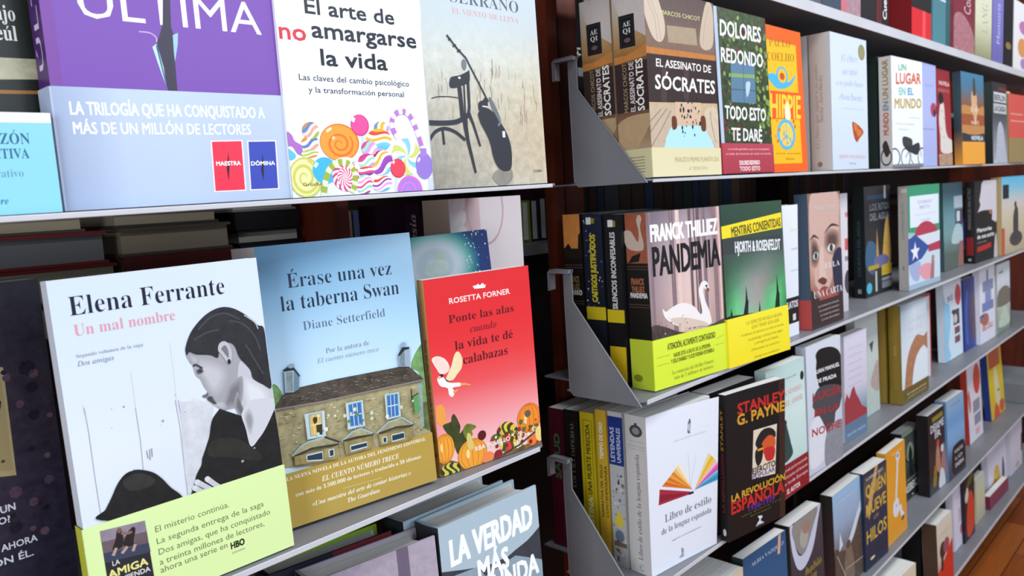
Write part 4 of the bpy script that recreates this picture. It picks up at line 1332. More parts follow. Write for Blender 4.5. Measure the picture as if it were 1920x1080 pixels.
def f(A):
    A.base('eef3fa', 'f0f5fb')
    T = A.text
    for s, q_, c in (('UN', [(42.7,213.9),(90.0,217.1),(43.3,227.3)], '5fae84'), ('LUGAR', [(27.1,183.9),(183.4,192.7),(28.2,207.0)], 'd8643c'), ('EN', [(44.5,160.7),(82.4,162.5),(45.2,176.3)], '78c4c0'),
                     ('EL', [(98.8,163.3),(133.8,164.9),(99.5,178.2)], '4c98c4'), ('MUNDO', [(16.1,130.1),(184.4,136.6),(18.5,151.3)], 'c8a44c')):
        T(s, q_, c, 'H', False)
    A.ft('Una historia para soñar', .55, .92, .46, .01, 'c8b4b0', 's')
    A.ft('Novela', .15, .7, .395, .013, 'e0a8a0', 's'); A.ft('Autores', .2, .5, .345, .014, '9cc0d8', 's')
    K = '2c3034'
    for e in ((79.2,22.0,29.8,21.9), (184.6,22.7,27.4,22.3), (12.5,22.5,32.5,20.9)):
        A.ell(e, K, inner=.86)
    A.sm([(61.2,65.9),(79.8,69.3),(121.0,62.4),(118.0,46.2),(86.0,42.1),(64.2,50.0)], ('3a3c40', .4))
    A.sm([(78.6,42.1),(124.3,50.2),(163.6,55.9),(171.1,44.9),(154.6,28.4),(123.5,31.2)], K)
    A.line([(77.7,22.1),(108.8,44.8),(171.2,47.6),(182.2,22.7)], 2.4, K); A.line([(108.9,47.5),(115.1,15.0),(137.7,1.1)], 2.6, K)
    A.fr(0, 0, 1, .03, ('7a828a', .2))


def sp(A):
    A.base('d4cdc8', 'dad4d0')
    A.up('UN LUGAR', .72, .62, .97, .42, 'a48a50', 'H'); A.up('EN', .72, .52, .6, .4, '6a88a0', 'H'); A.up('MUNDO', .72, .3, .5, .4, 'c4644a', 'H')
    A.fe(.5, .1, .45, .08, '3a3c40', inner=.8); A.fp([(.2, .2), (.5, .25), (.8, .15), (.5, .1)], ('3a3434', .3), True)


plu = (1.8536,0.5982,1.4619,0.1941,0.2428,0.0267,0.99,-1.77,-0.00)
book(plu, 'white book with multicoloured capitals and bicycles along its foot', f, sp, 'eef3fa', group=G4)
book((plu[0] + .003, plu[1] + plu[5] + .004, plu[2], plu[3], plu[4] + .004, .022) + plu[6:], 'dark green spine right behind the bicycle book', None, lambda A: A.base('1c2a26'), '1c2a26', group=G4)
book((plu[0] + .003, plu[1] + plu[5] + .029, plu[2], plu[3], plu[4] - .006, .026) + plu[6:], 'black spine with small grey lettering, last behind the bicycle book', None, lambda A: (A.base('17151a'), A.up('LA NOCHE MAS LARGA', .62, .1, .7, .3, '8a8090', 's')), '17151a', group=G4)


def simple(base, *els):
    """a cover from a colour column and a list of (kind, args)"""
    def fn(A):
        A.base(*base)
        for e in els:
            getattr(A, e[0])(*e[1:])
    return fn


book((2.1177,0.6162,1.4622,0.1303,0.2537,0.0300,1.36,0.18,-0.00), 'pale lilac book beside the bicycle book', simple(['aab4e4', 'b4bcea', 'aeb8ea'], ('fe', .82, .56, .2, .07, 'b04464'), ('fe', .88, .53, .08, .04, '2a2c40'),
     ('ft', 'amor', .3, .8, .78, .03, '8c98d0', 'i'), ('fr', .1, .36, .9, .37, '8c98d0')), None, 'aab4e4', group=G4)
book((2.2634,0.6159,1.4627,0.1198,0.2493,0.0300,2.45,-0.19,-0.00), 'crimson book picturing a woman in white, next to the pale lilac one', simple(['8c4a34', 'a83038', '9c2830', '94242e'],
     ('fp', [(.1, .5), (.3, .68), (.5, .62), (.55, .4), (.7, .3), (1, .26), (1, .14), (.2, .14), (.15, .3)], 'ded6ce', True), ('fe', .28, .7, .2, .06, '1c1a20'),
     ('ft', 'NOVELA', .2, .95, .84, .04, 'e8c8c4', 'H'), ('ft', 'ROMANTICA', .1, .95, .77, .03, 'c88a8a', 's'), ('fr', 0, 0, 1, .12, ('b09078', .5)), ('dots', 8, .2, .2, .6, .6, 2.4, 'a03038', 5)), None, '94242e', group=G4)
book((2.4113,0.5980,1.4621,0.2060,0.2506,0.0199,1.90,-1.88,-0.00), 'orange and teal book with a pointed golden figure on it', simple(['f2a844', 'f0b050', ('c88850', .1), ('a85c34', .1), ('8a5a40', .1), '4a7894', '4580a4'],
     ('fr', 0, 0, 1, .25, 'f2a63c'), ('fr', 0, .25, 1, .345, '2a3440'), ('fp', [(0, .36), (0, .62), (.3, .64), (.7, .62), (1, .64), (1, .36)], ('c48a50', .15), True),
     ('fr', 0, .43, 1, .55, ('a4552c', .1)), ('fe', .55, .72, .13, .1, 'd8a884'), ('fp', [(.5, .76), (.52, .95), (.6, .95), (.64, .76)], '4a4038'), ('fp', [(.42, .64), (.5, .7), (.56, .5), (.62, .7), (.7, .64), (.6, .42)], 'e0b894'),
     ('ft', 'EL REY', .4, .75, .58, .04, 'ecd8c4', 'S'), ('ft', 'INFANTE', .4, .75, .44, .04, 'ecd0b8', 'S'), ('ft', 'NOVELA', .4, .92, .27, .045, 'e8eef4', 'H')),
     simple(['e89a34', '2c3844', '34505c', '2c4454']), 'e8a040', group=G4)
book((2.7674,0.6033,1.4623,0.1718,0.2463,0.0299,1.72,-0.68,-0.00), 'black and white photo book with white title plates, near the far end of its row', simple([('a8acb4', .2), ('8a8e98', .2), ('5a5e68', .3), '26282c', '2c2a2e'],
     ('fr', .1, .76, .97, .88, 'd4d6da'), ('fr', .08, .62, .97, .74, 'c4c6cc'), ('fp', [(.3, .4), (.5, .52), (.75, .42), (.9, .1), (1, 0), (0, 0), (.2, .1)], ('b8bcc8', .2), True),
     ('ft', 'BERLIN', .15, .9, .78, .07, '3a3c40', 'H'), ('ft', 'LA CAIDA', .15, .9, .65, .06, '3a3c40', 'H'), ('fr', .4, .9, .95, .95, '6c2c30')), simple(['1c1e20', '3a4440']), '1c1e22', group=G4)
prt = (2.9426,0.5971,1.4623,0.2154,0.2196,0.0299,1.69,-1.83,-0.00)
book(prt, 'red topped book with a tan lower half, last of its row', simple(['9a8458', 'a48c60', 'ccb890', 'd8584a', 'dc5a4c'],
     ('fr', 0, .36, 1, 1, 'd9564a'), ('fr', 0, 0, 1, .36, '9c8656'), ('fr', .1, .6, .9, .62, 'e89a90'), ('fr', .1, .7, .8, .72, 'e89a90')), None, '9c8656', group=G4)
book((prt[0], prt[1] + prt[5] + .003, prt[2], prt[3] * .75, prt[4] + .016, .02) + prt[6:], 'cream book peeping over the red topped one', None, None, 'ddd2b4', group=G4)

# ================================================================ right bay, third shelf: the swan book
G5 = 'books on the swan book\'s shelf'


def f(A):
    A.base(['4a4044', '6a5654', '5a4a48'], ['8a7474', 'd8b4a8', 'a08480'], ['98848a', 'e4c4bc', 'b49490'], ['8e7c84', 'd8c0c0', 'a08a90'], ['6c6470', '9a8a94', '7a6c74'])
    rn = random.Random(5)
    for i in range(17):
        x = A.w * rn.random()
        A.fr(x / A.w, .3, x / A.w + .015 + .04 * rn.random(), 1, (rn.choice(['6a5860', '8c747a', 'c49a94', 'e6c6be', '7c686e', 'd0a8a0']), .1))
    A.sm([(-4.4,64.6),(0.1,91.9),(23.9,89.7),(68.1,74.2),(115.7,71.2),(146.1,75.6),(182.5,76.4),(179.0,33.4)], ('4c3e3c', .5))
    A.sm([(26.0,114.1),(33.6,109.1),(43.7,112.5),(62.4,116.6),(83.2,115.0),(101.6,106.1),(112.8,95.0),(117.9,97.8),(114.5,116.2),(112.2,129.9),(119.0,140.9),(129.0,142.8),(136.0,137.5),(136.4,129.9),(129.4,129.9),(124.7,132.8),(123.2,125.5),(127.9,111.5),(136.6,95.2),(140.4,79.5),(133.5,76.0),(106.4,77.1),(68.7,82.0),(46.4,90.0),(33.5,98.2),(27.9,105.3)], 'efe8e6', 5)
    A.sm([(42.4,96.9),(69.9,95.8),(102.5,88.1),(131.2,77.9),(106.4,76.8),(68.7,81.4)], 'd8c4b4')
    A.poly([(130.8,134.5),(139.3,128.7),(136.0,124.9),(131.4,129.6)], '8a4a30')
    A.ell((131.8,135.0,3.0,1.5), '241a1a')
    A.dots(30, 0, .3, .5, .4, 1.2, ['8a7a78', 'b8a8a4', '3a3030'], 6)
    A.text('FRANCK THILLIEZ', [(8.7,206.2),(165.6,216.4),(6.4,228.7)], 'fbf8f8', 'H')
    A.text('PANDEMIA', [(10.6,159.1),(168.8,166.5),(8.9,199.0)], '17151a', 'S')


def bd(A):
    A.base('d6e83a', 'dcec40')
    T = A.text
    T('ATENCIÓN, ALTAMENTE CONTAGIOSO', [(30.8,55.2),(146.3,52.4),(30.6,63.8)], '6a741c', 'H')
    T('NADIE ESTÁ A SALVO DE LA EPIDEMIA', [(44.2,43.0),(133.0,39.1),(43.8,48.9)], '6a741c', 'S')
    T('Y SÓLO SHARKO Y LUCIE PODRÁN DETENERLA', [(37.2,35.0),(141.5,30.6),(36.8,40.8)], '6a741c', 'S')
    T('La sensación del thriller francés:', [(38.1,19.2),(139.6,13.8),(37.7,24.8)], '8a942c', 'r')
    T('más de 2 millones de lectores', [(42.8,10.7),(136.9,6.3),(42.4,16.0)], '8a942c', 'r')
    for q_ in ([(6.1,46.4),(35.4,46.3)], [(5.1,35.2),(34.4,34.9)], [(148.2,50.9),(168.1,54.4)], [(144.4,42.3),(168.2,42.0)]):
        A.line(q_, .6, 'a4b030')


def bs(A):
    A.base('bccc34', 'c2d238')
    A.fe(.3, .22, .2, .075, '7c8420')


def swan_spine(title, c1, pic):
    def sp(A):
        A.base('131010', '15110f')
        if pic == 'swan':
            A.fr(.06, .72, 1, 1, ('a0583c', .2))
            A.sm([(x * A.w, y * A.h) for x, y in ((0, .9), (.3, .9), (.6, .84), (.66, .9), (.58, .96), (.7, .99), (.82, .97), (.74, .92), (.86, .82), (.7, .79), (.2, .8), (0, .84))], 'c8b4a4')
            A.fp([(.1, .72), (.3, .76), (.7, .78), (.6, .73)], ('241814', .2))
        else:
            A.fr(.06, .76, .95, 1, ('cf8442', .15)); A.fp([(.06, .74), (.06, .8), (.3, .83), (.45, .8), (.8, .8), (.85, .88), (1, .9), (1, .74)], ('211a14', .2))
        for y in (.70, .685, .485, .47):
            A.fr(.05, y, 1, y + .004, '5a4438')
        A.ft('FRANCK', .2, .78, .6, .035, c1, 'H'); A.ft('THILLIEZ', .2, .78, .56, .03, c1, 'H'); A.ft(title, .14, .9, .525, .028, 'd8d4d0', 'H')
    return sp


pp = (0.9149,0.6129,1.1629,0.1743,0.2523,0.0405,1.46,-5.77,-0.00)
book(pp, 'thriller cover with a white swan in a misty forest and a lime yellow band', f, swan_spine('PANDEMIA', 'a06044', 'swan'), '15110f', band=bd, band_spine=bs, band_h=72.4, band_col='d6e83a', group=G5)
yb = (pp[1] + pp[5] + .004)


def sp(A):
    A.base('121114')
    A.fr(.25, .93, .55, .97, 'd8d8d4'); A.fr(.56, .93, .7, .965, '8a7c30')
    A.up('SILENCIOS INCONFESABLES', .62, .46, .9, .28, 'd6d4d2', 'S')
    A.fr(0, .38, 1, .455, 'c9b21c')
    A.fr(.05, .0, 1, .24, 'd4b01a')


book((.912, yb, 1.1618, .155, pp[4], .030, .5, 0, 0), 'black spine with white lettering and yellow bars, right behind the swan book', None, sp, '121114', group=G5)


def sp(A):
    A.base('15151c', '171a26', '1b2236')
    A.fr(.2, .94, .45, .98, 'd8d8d4'); A.fr(.46, .945, .62, .975, '8a7c30')
    A.dots(36, .05, .42, .98, .98, .9, ['c8ccd8', '8a94ac', 'e8ecf4'], 8)
    A.up('CASTIGOS JUSTIFICADOS', .62, .49, .88, .27, 'c4b428', 'H')
    A.fr(.02, .385, 1, .46, 'c9b21c'); A.fr(.02, 0, 1, .16, 'cdb91e'); A.up('NOVELA', .5, .17, .22, .2, '6a6a6e', 's')


book((.912, yb + .033, 1.1618, .155, pp[4] + .002, .036, .5, 0, 0), 'starry navy spine with yellow lettering, third from the front in the swan book\'s stack', None, sp, '171a26', group=G5)
book((.912, yb + .072, 1.1618, .155, pp[4] + .002, .036, .5, 0, 0), 'black spine with an orange sky picture on top, rearmost in the swan book\'s stack', None, swan_spine('SHARKO', '8a7440', 'sky'), '191512', group=G5)


def f(A):
    A.base(['1e2a22', '24302a'], [('2a4a34', .2), ('46785a', .1), ('3c5c48', .2), ('4c8a5c', .1), ('2c5038', .2)], [('4a9a5c', .1), ('7ad490', .05), ('8ab898', .05), ('6cc884', .05), ('5cbc74', .05), ('347a48', .1)],
           [('3c7c4c', .1), ('6cc484', .05), ('94aa9c', .05), ('a49a98', .05), ('66b07a', .05), ('6cd084', .05), ('3c8c50', .1)], [('3a6448', .1), ('5a9470', .05), ('9a9a96', .05), ('988c8c', .05), ('5c8a6c', .05), ('4c9a60', .05)],
           [('3a5044', .1), ('4c6c5a', .05), ('6c7c74', .05), ('54685c', .05)], '3c4c44', ['2c4436', '355040'], ['2f4a3c', '36523f'])
    for b, h_, w_ in (([(51.4,76.2),(57.6,124.5)], 1, 15), ([(145.1,72.7),(149.9,131.8)], 1, 17), ([(12.2,78.8),(13.6,92.5)], 1, 8), ([(91.2,73.7),(93.5,96.0)], 1, 7)):
        (x0, y0), (x1, y1) = b
        A.poly([(x0 - w_ * .5, y0 - 4), (x0 + w_ * .5, y0 - 4), (x1 + w_ * .32, y0 + (y1 - y0) * .45), (x1 + w_ * .2, y0 + (y1 - y0) * .5), (x1, y1), (x1 - w_ * .22, y0 + (y1 - y0) * .5), (x1 - w_ * .3, y0 + (y1 - y0) * .42)], ('18241c', .3))
    A.poly([(-10.6,79.0),(8.1,80.9),(179.4,71.3),(178.7,64.7),(-11.3,73.0)], ('1c2620', .3))
    A.poly([(-0.9,220.5),(174.0,232.8),(173.2,207.1),(-0.3,201.6)], 'f2da2e')
    A.text('MENTIRAS CONSENTIDAS', [(26.4,203.2),(170.4,210.2),(25.7,217.4)], '5a5220', 'S', False)
    A.poly([(-0.5,199.8),(170.1,195.4),(170.1,171.2),(-0.2,177.4)], '3c4143')
    A.text('HJORTH & ROSENFELDT', [(33.4,177.9),(165.2,171.9),(34.1,194.6)], 'e8ecec', 'S', False)


def bd(A):
    A.base('f2dc24', 'f4e436')
    T = A.text
    for s_, q_ in (('LA SERIE DE NOVELA NEGRA', [(51.1,63.0),(157.2,58.3),(51.7,68.6)]), ('QUE TIENES QUE LEER', [(64.9,54.5),(147.7,50.4),(65.5,59.5)]), ('4 millones de lectores en todo el mundo,', [(34.4,46.6),(161.7,40.9),(34.8,50.9)]),
                   ('el psicólogo criminal más sagaz', [(52.9,37.2),(156.3,31.6),(53.4,41.6)]), ('y arrogante de Suecia', [(70.2,27.9),(141.2,24.0),(70.6,32.4)]), ('«Mantiene la tensión»', [(59.5,19.2),(145.2,14.0),(60.0,23.2)]), ('«Imprescindible»', [(66.8,6.6),(143.9,1.5),(67.2,10.4)])):
        T(s_, q_, '8a7c18', 's')


book((1.0893,0.5909,1.1631,0.1764,0.2532,0.0300,2.41,-5.34,-0.00), 'green northern lights book with a yellow tape across and a yellow band', f, None, '2c3c30', band=bd, band_h=76.5, band_col='f2e030', group=G5)
pw = (1.2872,0.6228,1.1618,0.1223,0.2415,0.0200,-0.07,-0.96,-0.00)
book(pw, 'plain white book with a black lower strip, behind the northern lights book', simple(['e6eaf4', 'eaeef8'], ('fr', 0, .1, 1, .3, '1c1a1e'), ('ft', 'RELATOS', .5, .97, .22, .05, 'd8d8dc', 'H'), ('fr', .8, .12, .9, .17, 'd8d8dc'),
     ('ft', 'novela', .78, .98, .66, .02, '9aa0b4', 's'), ('fr', .75, .5, 1, .505, 'b4bad0'), ('fr', .75, .8, 1, .82, 'dfe6d4')), None, 'e6eaf4', group=G5)


def f(A):
    A.base(('4a2c2c', .1), ('5a342e', .1), ('a4705e', .1), 'c89c88', ('c8a498', .05), ('b8948a', .05), ('8a6c60', .1), ('8a7064', .1))
    A.fp([(.08, .98), (.12, .4), (.2, .3), (.35, .24), (.6, .3), (.8, .5), (.95, .75), (.9, 1)], ('cfaca0', .05), True)
    sf = lambda pts, c0, c1: A.soft([(x * A.w, y * A.h) for x, y in pts], c0, c1, 6)
    sf([(.03, .5), (.06, .66), (.2, .66), (.3, .58), (.27, .49), (.15, .45)], 'b08c80', '5a403a')
    sf([(.45, .6), (.5, .7), (.72, .72), (.92, .69), (.95, .6), (.8, .53), (.6, .53)], 'b48e82', '5e4640')
    A.fp([(.1, .53), (.17, .57), (.27, .55), (.2, .51)], 'b8ccc4', True); A.fe(.19, .54, .04, .026, '2a3a3c')
    A.fp([(.54, .57), (.64, .61), (.8, .585), (.68, .545)], 'd8d4cc', True); A.fe(.67, .578, .05, .03, '35383c')
    A.fp([(.03, .66), (.15, .7), (.3, .66), (.15, .68)], '4a3630', True); A.fp([(.45, .69), (.7, .76), (.95, .73), (.7, .74)], '4c3832', True)
    A.fp([(.3, .55), (.4, .6), (.45, .42), (.5, .34), (.36, .32), (.26, .36)], 'dcbcae', True)
    A.fp([(.22, .35), (.36, .37), (.5, .34), (.4, .31)], '6a3a34', True)
    A.fp([(.24, .27), (.4, .3), (.6, .26), (.42, .22)], '9a4840', True)
    A.fp([(.7, .5), (1, .55), (1, .2), (.75, .25)], ('2c2c44', .2), True); A.fp([(0, 0), (1, 0), (1, .24), (.6, .2), (.3, .2), (0, .3)], ('3a2c2e', .1))
    A.ft('MARINA SANTOS', .2, .85, .87, .035, 'ded4d0', 's'); A.ft('ELLA', .45, .92, .43, .04, 'f0e8e4', 'r')
    A.ft('UNA CARTA', .08, .98, .225, .05, 'f0e8e8', 'r'); A.ft('DE CRUELDAD', .25, .85, .2, .02, 'd85a50', 'S')
    for i in range(4):
        A.ft('La novela del momento', .2 + .03 * i, .85, .15 - .035 * i, .016, 'd0bcb8', 's')


book((1.4496,0.6125,1.1626,0.1481,0.2579,0.0258,1.56,-1.05,-0.00), 'dark book with a close-up of a woman\'s face and a slate spine', f, simple(['c0504c', 'b84a48', '4c5f72', '4a5c70', '45566a', '42526a'], ('fr', 0, 0, 1, .22, 'c4524e'), ('fr', 0, .22, 1, 1, '4a5c70')), '3a3c48', group=G5, name='hardcover_book')
book((1.5518,0.6457,1.1620,0.1509,0.2519,0.0199,0.37,-2.35,-0.00), 'greyish white book with red marks sticking out behind the woman\'s face', simple(['c8c0c8', 'dcd8de', 'd8d4da'], ('fr', .9, .52, 1, .62, 'd06068'), ('fr', .92, .8, 1, .84, 'd08088'), ('fr', .9, .43, 1, .47, '8a8a94'), ('fe', 1, .25, .12, .1, '4a444c')), None, 'd8d4da', group=G5)
book((1.8855,0.6670,1.1624,0.1753,0.2598,0.0270,1.23,-0.04,-0.00), 'nearly black book with golden lights in its lower part', simple(['1c2226', ('2a3036', .2), ('3a3430', .3), ('2c2826', .2), '23242a', '2a2e36', '46464a'],
     ('fp', [(.4, .3), (.45, .62), (.52, .3)], 'b89058'), ('fp', [(.65, .25), (.75, .6), (.9, .7), (.97, .3)], ('c8a050', .3), True), ('fp', [(0, .3), (.1, .5), (.4, .45), (.3, .2)], ('3c6080', .2), True), ('fe', .6, .3, .3, .06, '6a6a94'),
     ('fr', .1, .24, .5, .28, 'b8962c'), ('fr', .6, .16, 1, .26, 'c4a430'), ('fr', .6, .04, 1, .1, '7a7a80'), ('fr', .6, .11, 1, .14, '8a8a8e'), ('fe', .12, .08, .1, .05, '4cb4c8'), ('fr', .35, .03, .42, .22, 'c0bcb0'),
     ('ft', 'LOS RITOS', .2, .95, .78, .06, '8a8e96', 'S'), ('ft', 'DEL AGUA', .2, .95, .69, .06, '8a8e96', 'S'), ('fr', .1, .88, .95, .92, '3a5074'), ('fr', .75, .88, .82, 1, 'd8d4c8')),
     simple(['15191a', '1a1f20'], ('up', 'LOS RITOS DEL AGUA', .6, .2, .7, .25, '3a5a64', 's'), ('fr', .3, .04, .6, .08, '8a8a88')), '1a1e20', group=G5)


def f(A):
    A.base('a8c4d4', 'c8dcea', 'd0dcea', 'b8ccdc', '50a07c', '2f8a68', '3c9c74')
    A.fp([(0, .56), (0, .9), (.1, 1), (1, 1), (1, .5), (.9, .5)], ('3a9a74', .15))
    A.fr(.06, .6, .97, .9, 'e8effa')
    A.ft('DOMINGO', .3, .74, .82, .03, '8a94b4', 's'); A.ft('BRITO', .36, .66, .77, .03, '8a94b4', 's'); A.ft('relatos de la isla', .2, .84, .71, .012, 'b0b8cc', 's'); A.ft('novela', .38, .68, .65, .02, 'a0a8c0', 's')
    A.fp([(.2, .53), (.35, .62), (.6, .64), (.85, .58), (.9, .53), (.5, .5)], 'b83c54', True)
    A.fp([(.28, .51), (.9, .52), (1, .53), (1, .42), (.6, .4)], 'dfe6f2'); A.fp([(.6, .4), (1, .42), (1, .33), (.62, .33)], 'b83c54')
    A.fp([(.06, .5), (.2, .53), (.65, .38), (.4, .28), (0, .24), (0, .5)], '35549c')
    c = (.2, .36)
    A.fp([(c[0] + (.15 if i % 2 == 0 else .06) * math.sin(math.pi * i / 5), c[1] + (.1 if i % 2 == 0 else .04) * math.cos(math.pi * i / 5)) for i in range(10)], 'eef2fa')
    A.fp([(0, .24), (.4, .28), (.62, .33), (1, .33), (1, 0), (0, 0)], 'cfe0ee'); A.fp([(.02, .23), (.35, .25), (.3, .08), (.12, .1)], 'a8b4dc', True)
    A.fp([(.3, .16), (.45, .22), (.7, .2), (.75, .08), (.5, .06)], 'e8a0ac', True); A.fp([(.66, .02), (.7, .2), (.74, .28), (.8, .26), (.78, .02)], 'a87878', True); A.fe(.76, .26, .05, .03, 'b88878')
    A.fr(0, 0, 1, .05, 'a4bcd0')


book((2.0367,0.6197,1.1622,0.2263,0.2548,0.0227,0.96,-1.98,-0.00), 'book with a red, white and blue starred flag and a white title panel', f, simple(['a8a4a0', 'b0aca6'], ('up', 'DOMINGO BRITO', .6, .5, .85, .3, '7a7874', 's'), ('fr', .4, .2, .55, .24, '8a6a64'), ('fr', .3, .94, .9, .98, 'd8d4cc')), 'a8a49e', group=G5)
book((2.4623,0.6548,1.1627,0.1935,0.2505,0.0301,1.67,-0.27,-0.00), 'dull teal book with two pale plates, right beside the starred flag book', simple([('5a625c', .3), ('5c6a64', .3), ('7aa0a0', .2), ('6a98a0', .2), ('4a7480', .2), ('4c6c7c', .2)],
     ('fr', .55, .7, 1, .84, 'b4c0cc'), ('fr', .6, .5, 1, .68, '4c4c58'), ('fr', .68, .54, .85, .66, 'd0d8e0'), ('fp', [(.4, .3), (.6, .5), (.9, .48), (1, .3)], ('b4ccd0', .2), True), ('fp', [(.7, 0), (.8, .3), (1, .3), (1, 0)], ('a06a64', .3))), None, '3c545c', group=G5)


def f(A):
    A.base('141316', '161418', '18161a')
    A.fp([(.1, .58), (.25, .7), (.2, .8), (.4, 1), (1, 1), (1, .5), (.85, .48), (.72, .52), (.7, .6), (.5, .62)], 'd8d0da', True)
    A.fp([(.05, .6), (.05, .95), (.3, .95), (.2, .75)], '1c2220', True); A.fp([(.05, .5), (.15, .62), (.7, .62), (.78, .55), (.65, .45)], '121114', True); A.fe(.72, .6, .08, .03, 'a06a58')
    A.fp([(.85, 0), (.9, .25), (.97, .3), (1, 0)], 'c8c0c4', True)
    A.ft('Memorias', .1, .75, .37, .05, 'ececec', 'H'); A.ft('de una actriz', .1, .85, .29, .05, 'ececec', 'H'); A.ft('novela', .1, .5, .235, .02, 'a8a8a8', 's')
    A.fp([(.08, .13), (.1, .19), (.7, .21), (.72, .15), (.5, .14)], 'c02024')


book((2.6953,0.6317,1.1625,0.2332,0.2487,0.0271,1.42,-1.96,-0.00), 'black book with a white figure and a red title stroke', f, simple(['131214', '131214'], ('up', 'MEMORIAS DE UNA ACTRIZ', .62, .42, .92, .3, '8a888c', 's'), ('fr', .15, .1, .85, .32, '8c1c20'), ('fr', .3, .03, .6, .06, 'a8a8a8')), '131214', group=G5)
book((2.9498,0.6149,1.1624,0.2637,0.2549,0.0300,1.12,-3.16,-0.00), 'beige and sky blue book with a dark standing silhouette', simple([('b8a888', .2), ('c8b898', .15), ('d0c0a4', .15), ('d4c8ac', .1), 'd8ccc8', '8cc8dc', '58bce4'],
     ('fe', .6, .18, .28, .1, ('4a4448', .3)), ('fp', [(.5, .2), (.48, .45), (.55, .58), (.65, .6), (.7, .5), (.68, .2)], '453f44', True), ('fe', .58, .63, .05, .04, '3a3438'), ('fr', .05, .72, .3, .9, '1c201e'), ('fr', 0, .0, .12, .35, ('c8543c', .1))), None, 'c0a878', group=G5)

# ================================================================ right bay, fourth shelf: the white open-book picture
G6 = 'books on the white style guide\'s shelf'


def f(A):
    A.base('e4e8f2', 'e6eaf4')
    e = (94.6,202.9,8.7,9.7)
    A.ell(e, '6c7078'); A.ell((e[0], e[1], e[2] * .6, e[3] * .6), 'b8bcc4'); A.rect(e[0] - 1.6, e[1] + e[3] * .8, e[0] + 1.6, e[1] + e[3] * 1.3, '50545c')
    A.text('REAL ACADEMIA ESPAÑOLA', [(60.3,189.4),(130.1,185.9),(60.4,191.7)], 'a4a8b0', 's')
    A.poly([(21.2,102.6),(24.8,125.8),(94.2,102.8),(97.3,98.8)], 'a82a40'); A.poly([(23.6,106.5),(26.5,117.2),(90.3,101.5)], '8a2034')
    for i, c in enumerate(['e07a2a', 'c86a24', 'ea8c30', 'd0722a', 'f0a040', 'd8862e', 'f4b860', 'ecd8a0', 'f2ead0']):
        t0, t1 = i / 9, (i + 1) / 9
        def rim(t):
            x = 660 + (735 - 660) * t + 10 * t * t; y = 620 - 130 * t + 10 * math.sin(t * 3)
            return (x, y)
        a_, b_ = rim(t0), rim(t1)
        g = lambda p_: (l0[0] + (l1[0] - l0[0]) * (p_[0] - 600) / 400.0 + (l2[0] - l0[0]) * (p_[1] - 400) / 400.0, l0[1] + (l1[1] - l0[1]) * (p_[0] - 600) / 400.0 + (l2[1] - l0[1]) * (p_[1] - 400) / 400.0)
        l0, l1, l2 = [(5.3,197.7),(193.8,149.1),(-1.8,85.6)]
        A.poly([g(a_), g(b_), g((806, 640))], c)
    for i, c in enumerate(['e8d490', 'e4b438', 'eac850', 'f0b8dc', 'e068b4', 'cc50a0', '7ac0dc', '4aa4cc', '3a94c0', '2f84b0', '4aa0c8']):
        t0, t1 = i / 11, (i + 1) / 11
        rim = lambda t: (875 + 30 * math.sin(t * 3) + 50 * t, 438 + 150 * t)
        A.poly([g(rim(t0)), g(rim(t1)), g((815, 645))], c)
    A.poly([(87.9,101.7),(99.9,102.3),(100.7,98.4),(90.1,98.6)], '2a2a34')
    for q_ in ([(89.1,164.2),(91.5,139.7),(92.0,106.5)], [(107.8,156.2),(99.2,131.5),(93.4,106.0)]):
        A.line(q_, .35, 'b8bcc8', True)
    T = A.text
    T('Libro de estilo', [(34.1,73.0),(140.4,72.2),(33.1,84.8)], '6c7280', 'r')
    T('de la lengua española', [(25.5,57.3),(141.0,55.2),(24.3,66.5)], '6c7280', 'r')
    T('según la norma panhispánica', [(48.0,37.8),(116.1,40.9),(48.2,40.7)], 'a0a4b0', 's')
    A.sm([(69.0,21.7),(74.9,18.1),(73.0,9.7),(75.3,7.4),(64.9,8.1),(69.9,13.2)], '9298a8')
    T('ESPASA', [(63.5,8.6),(77.7,7.4),(63.6,10.6)], 'a8acb8', 's')


def sp(A):
    A.base(['cdc8c4', 'd6d2d0', 'd2cecc'])  # spine base duller than the front: part of its shade is in the colour
    A.fe(.52, .905, .3, .038, '4a4c50'); A.fe(.52, .905, .17, .022, '96969a'); A.fr(.46, .94, .58, .955, '4a4c50')
    A.ft('REAL ACADEMIA', .2, .86, .835, .008, 'a09c98', 's'); A.fr(.1, .808, .94, .812, 'b0aca8'); A.fr(.1, .79, .94, .793, 'b0aca8')
    A.up('Libro de estilo de la lengua española', .62, .09, .76, .2, '6c6866', 'r')
    A.up('(*)', .62, .02, .06, .2, '6c6866', 'r')


plb = (0.8994,0.6195,0.8888,0.1552,0.2380,0.0394,0.30,-5.19,-0.00)
book(plb, 'white book picturing an open book with colourful fanned pages', f, sp, 'e4e8f2', group=G6, curl=0.016)
yb = plb[1] + plb[5] + .003


def sp(A):
    A.base('b4b2b0', 'bcbcbc')
    A.dots(60, .1, .02, .9, .6, 2.2, ['9a9a9c', '8c9098', 'd0d0d0', '7a7e8c'], 3)
    A.fp([(.2, .28), (.5, .36), (.8, .3), (.6, .26)], 'd8c040', True); A.fe(.5, .2, .3, .04, '6a7084'); A.fr(.1, .13, .95, .16, '7a6250')
    A.fr(0, .66, 1, .97, '24357c'); A.up('LEYENDAS', .4, .68, .9, .26, 'c4cce8', 'S'); A.up('UNIVERSALES', .8, .68, .9, .24, 'c4cce8', 'S')


book((.902, yb, 0.8886, .15, .238, .027, .3, 0, 0), 'blue and grey illustrated spine, right behind the open-book picture book', None, sp, 'b4b2b0', group=G6)


